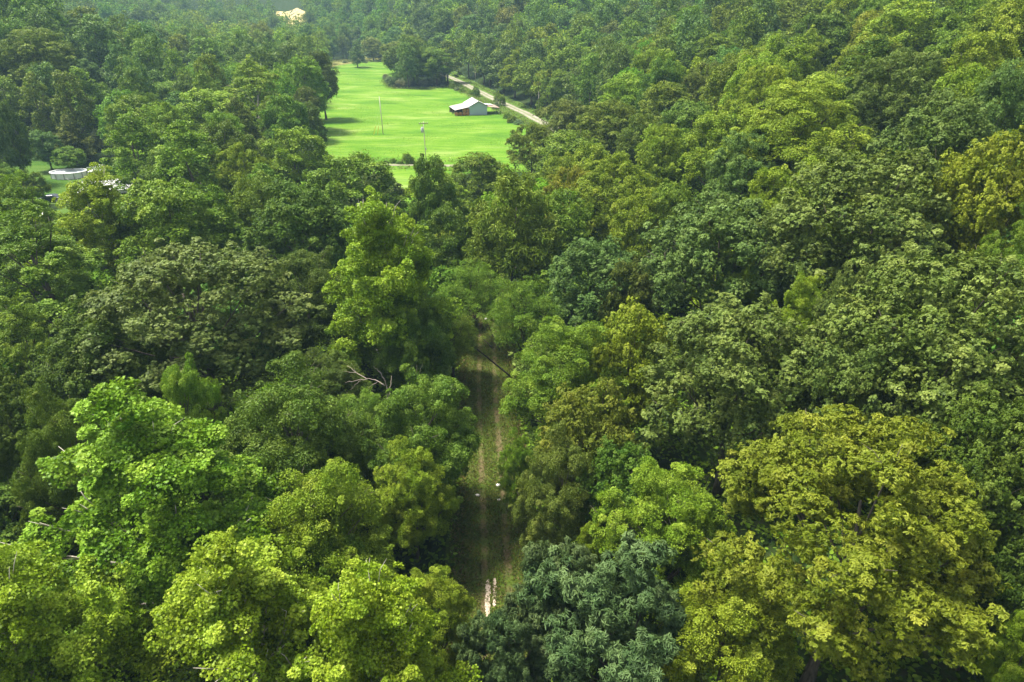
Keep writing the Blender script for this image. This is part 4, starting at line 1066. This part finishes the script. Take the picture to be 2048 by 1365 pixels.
for x in (-.3, 1.0):
    for y in (-.55, .55): MB().tube([(x, y, .9), (x, y, 2.145)], .04, 6).build('canopy_post', M_TRIM, tr)
for y in (-.62, .62): wheel(tr, .7, y, .72, .34, M_RED); wheel(tr, -1.1, y, .42, .24, M_RED)

# ------------------------------------------------------------------ dead wood and stones
M_DEAD = plain('bleached_wood', (.30, .25, .20), .9, .1, .25, 3); M_DARK_BARK = plain('dark_bark', (.035, .028, .022), .9, .1, .3, 3)  # second one: plain dark bark colour for the leaning stems
def limb_points(a, b, bend, n=7, seed=0):
    g = random.Random(seed); a, b = Vector(a), Vector(b); s = (b-a).cross(Vector((0, 0, 1))); s = s.normalized() if s.length > 0 else Vector((1, 0, 0))
    return [a.lerp(b, i/(n-1))+(Vector((0, 0, 1))*bend+s*bend*.4)*math.sin(math.pi*i/(n-1))+Vector((g.uniform(-.06, .06), g.uniform(-.06, .06), g.uniform(-.06, .06)))*(0 < i < n-1) for i in range(n)]
def taper(r0, r1, n=7): return [r0+(r1-r0)*i/(n-1) for i in range(n)]
sx0, sy0, st0 = ground_at(782, 815, 6.5)
def at_dist(px, py, t): d_ = ray(px, py); return Vector((t*d_[0], t*d_[1], CAM_H+t*d_[2]))
st0 -= 1.5
dead = empty('dead_tree', (sx0, sy0, tz(sx0, sy0)), 0, 'bare bleached dead tree poking out of the vines', 'tree'); B0 = Vector(dead.location)
def L(px, py, dt=0.0): return at_dist(px, py, st0+dt)-B0
fork = L(776, 795); MB().tube([(0, 0, -.4), fork*.5+Vector((.2, 0, 0)), fork], [.18, .14, .09], 8).build('trunk', M_DEAD, dead, True)
for k, (a, b, bend, r0) in enumerate([((776,795),(770,762),.1,.075),((770,772),(731,758),.18,.06),((735,759),(694,732),-.05,.045),((770,762),(757,742),.1,.05),((735,759),(690,766),.05,.035),((778,793),(783,752),.12,.04),((712,744),(703,727),.0,.022),((715,746),(686,744),.05,.022),((755,764),(735,778),.05,.025),((764,750),(748,733),.0,.025),((722,762),(700,781),.05,.02)]):
    dt = (k % 3-1)*.6; MB().tube(limb_points(L(*a, dt*.2), L(*b, dt), bend, 7, k), taper(r0, r0*.25), 6).build('branch', M_DEAD, dead, True)
lx, ly, lt = ground_at(1032, 742, 1.0)
lean = empty('leaning_tree', (lx, ly, tz(lx, ly)), 0, 'dark bare tree trunk leaning across the woodland track', 'tree'); B0 = Vector(lean.location); st0 = lt
far_pt = ground_at(862, 658, 6.0)[2]
MB().tube(limb_points((0, 0, -.3), at_dist(868, 652, far_pt)-B0, .5, 9, 3), taper(.11, .03, 9), 8).build('trunk', M_DARK_BARK, lean, True)
for k, (a, b, ta, tb) in enumerate([((985,697),(940,668),.35,.2),((950,682),(905,705),.5,.5),((915,668),(880,636),.7,.8),((1000,702),(958,625),.2,.4),((930,672),(890,690),.6,.7)]):
    MB().tube(limb_points(at_dist(*a, lt+(far_pt-lt)*ta)-B0, at_dist(*b, lt+(far_pt-lt)*tb)-B0, .3, 7, k), taper(.06, .015), 5).build('branch', M_DARK_BARK, lean, True)
l2 = ground_at(1006, 655, 2.0); lean2 = empty('locust_limb', (l2[0], l2[1], tz(l2[0], l2[1])), 0, 'twisted dark locust stem arching over the track end', 'tree'); B0 = Vector(lean2.location); t2 = l2[2]
MB().tube([(0, 0, -.3)]+[at_dist(a, b, t2+i*.3)-B0 for i, (a, b) in enumerate(((1000,652),(988,644),(972,628),(962,618),(945,612),(930,600),(916,585)))], taper(.13, .03, 8), 7).build('trunk', M_DARK_BARK, lean2, True)
for k, (p, q_) in enumerate([(((975,632)),(955,580)),((958,616),(935,575)),((990,645),(985,595)),((985,600),(970,575))]): MB().tube(limb_points(at_dist(*p, t2+.6)-B0, at_dist(*q_, t2+1)-B0, .2, 7, 9+k), taper(.05, .012), 5).build('branch', M_DARK_BARK, lean2, True)
def stone(px, py, s, label, seed):
    x, y, _ = ground_at(px, py); bm_v = []; g = random.Random(seed); mb = MB(); rows = 5; n = 9
    for i in range(rows+1):
        ph = math.pi*i/rows
        for k in range(n): a = 2*math.pi*k/n; r = s*(.8+g.uniform(-.18, .18)); mb.v.append((r*math.sin(ph)*math.cos(a)*1.2, r*math.sin(ph)*math.sin(a), r*math.cos(ph)*.6+s*.25))
    for i in range(rows):
        for k in range(n): mb.f.append((i*n+k, i*n+(k+1) % n, (i+1)*n+(k+1) % n, (i+1)*n+k))
    o = mb.build('stone', plain('white_stone', (.66, .62, .58), .8, .2, .15, 4) if 'white_stone' not in bpy.data.materials else bpy.data.materials['white_stone'], None, True); o.location = (x, y, tz(x, y)+.06); tag(o, label, 'stone', 'pale stones on the track')
stone(956, 995, .20, 'pale stone in the left rut of the track', 1); stone(997, 975, .24, 'white stone under the slim sapling on right track edge', 2); stone(998, 1003, .15, 'smaller pale stone just below the slim sapling', 5)
stone(943, 655, .20, 'small white stone at the left of the track end', 3); stone(972, 641, .24, 'white stone in middle of the far track end', 4)

# ------------------------------------------------------------------ air, light
lo, hi = gv.min(0), gv.max(0)
mb = MB(); mb.box(((lo[0]+hi[0])/2, (lo[1]+hi[1])/2, (lo[2]-1+hi[2]+25)/2), (hi[0]-lo[0]+40, hi[1]-lo[1]+40, hi[2]-lo[2]+26))
t = NT('haze_air'); v = t.add('ShaderNodeVolumePrincipled')
v.inputs['Color'].default_value = (.48, .76, 1.0, 1); v.inputs['Density'].default_value = HAZE; v.inputs['Anisotropy'].default_value = 0.0
t.link(v.outputs[0], t.out.inputs['Volume'])
tag(mb.build('haze', t.m), kind='stuff')

w = bpy.data.worlds.new('World'); scene.world = w; w.use_nodes = True
nt = w.node_tree; bg = nt.nodes['Background']; sky = nt.nodes.new('ShaderNodeTexSky'); sky.sky_type = 'NISHITA'; sky.sun_disc = False
SUN_EL, SUN_AZ = R(64), R(-70)      # high, ahead and to the left
sky.sun_elevation = SUN_EL; sky.sun_rotation = SUN_AZ; sky.air_density = 1.0; sky.dust_density = 2.5; sky.ozone_density = 1.0
hs_ = nt.nodes.new('ShaderNodeHueSaturation'); hs_.inputs['Saturation'].default_value = .28   # thin bright cloud
nt.links.new(sky.outputs[0], hs_.inputs['Color']); nt.links.new(hs_.outputs[0], bg.inputs['Color']); bg.inputs['Strength'].default_value = SKY
sl = bpy.data.lights.new('sun', 'SUN'); sl.energy = SUN; sl.angle = R(SUN_ANGLE); sl.color = (1, .95, .86)
so = bpy.data.objects.new('sun', sl); COL.objects.link(so)
sd = Vector((math.sin(SUN_AZ)*math.cos(SUN_EL), math.cos(SUN_AZ)*math.cos(SUN_EL), math.sin(SUN_EL)))
so.rotation_euler = sd.to_track_quat('Z', 'Y').to_euler(); so.location = (0, 0, 200)

scene.view_settings.view_transform = 'Standard'; scene.view_settings.look = 'None'; scene.view_settings.gamma = 1; scene.view_settings.exposure = EXPO
cy = scene.cycles
cy.max_bounces = 5; cy.diffuse_bounces = 2; cy.glossy_bounces = 2; cy.transmission_bounces = 3; cy.volume_bounces = 0; cy.transparent_max_bounces = 4
cy.use_denoising = DENOISE; cy.caustics_reflective = False; cy.caustics_refractive = False
cy.use_adaptive_sampling = False; cy.sample_clamp_indirect = 4
print('side', side_n, 'trees', len(T), 'individual fill', len(ind), 'mass', len(rest), 'protos', {k: v_[3] for k, v_ in PROTO.items()})
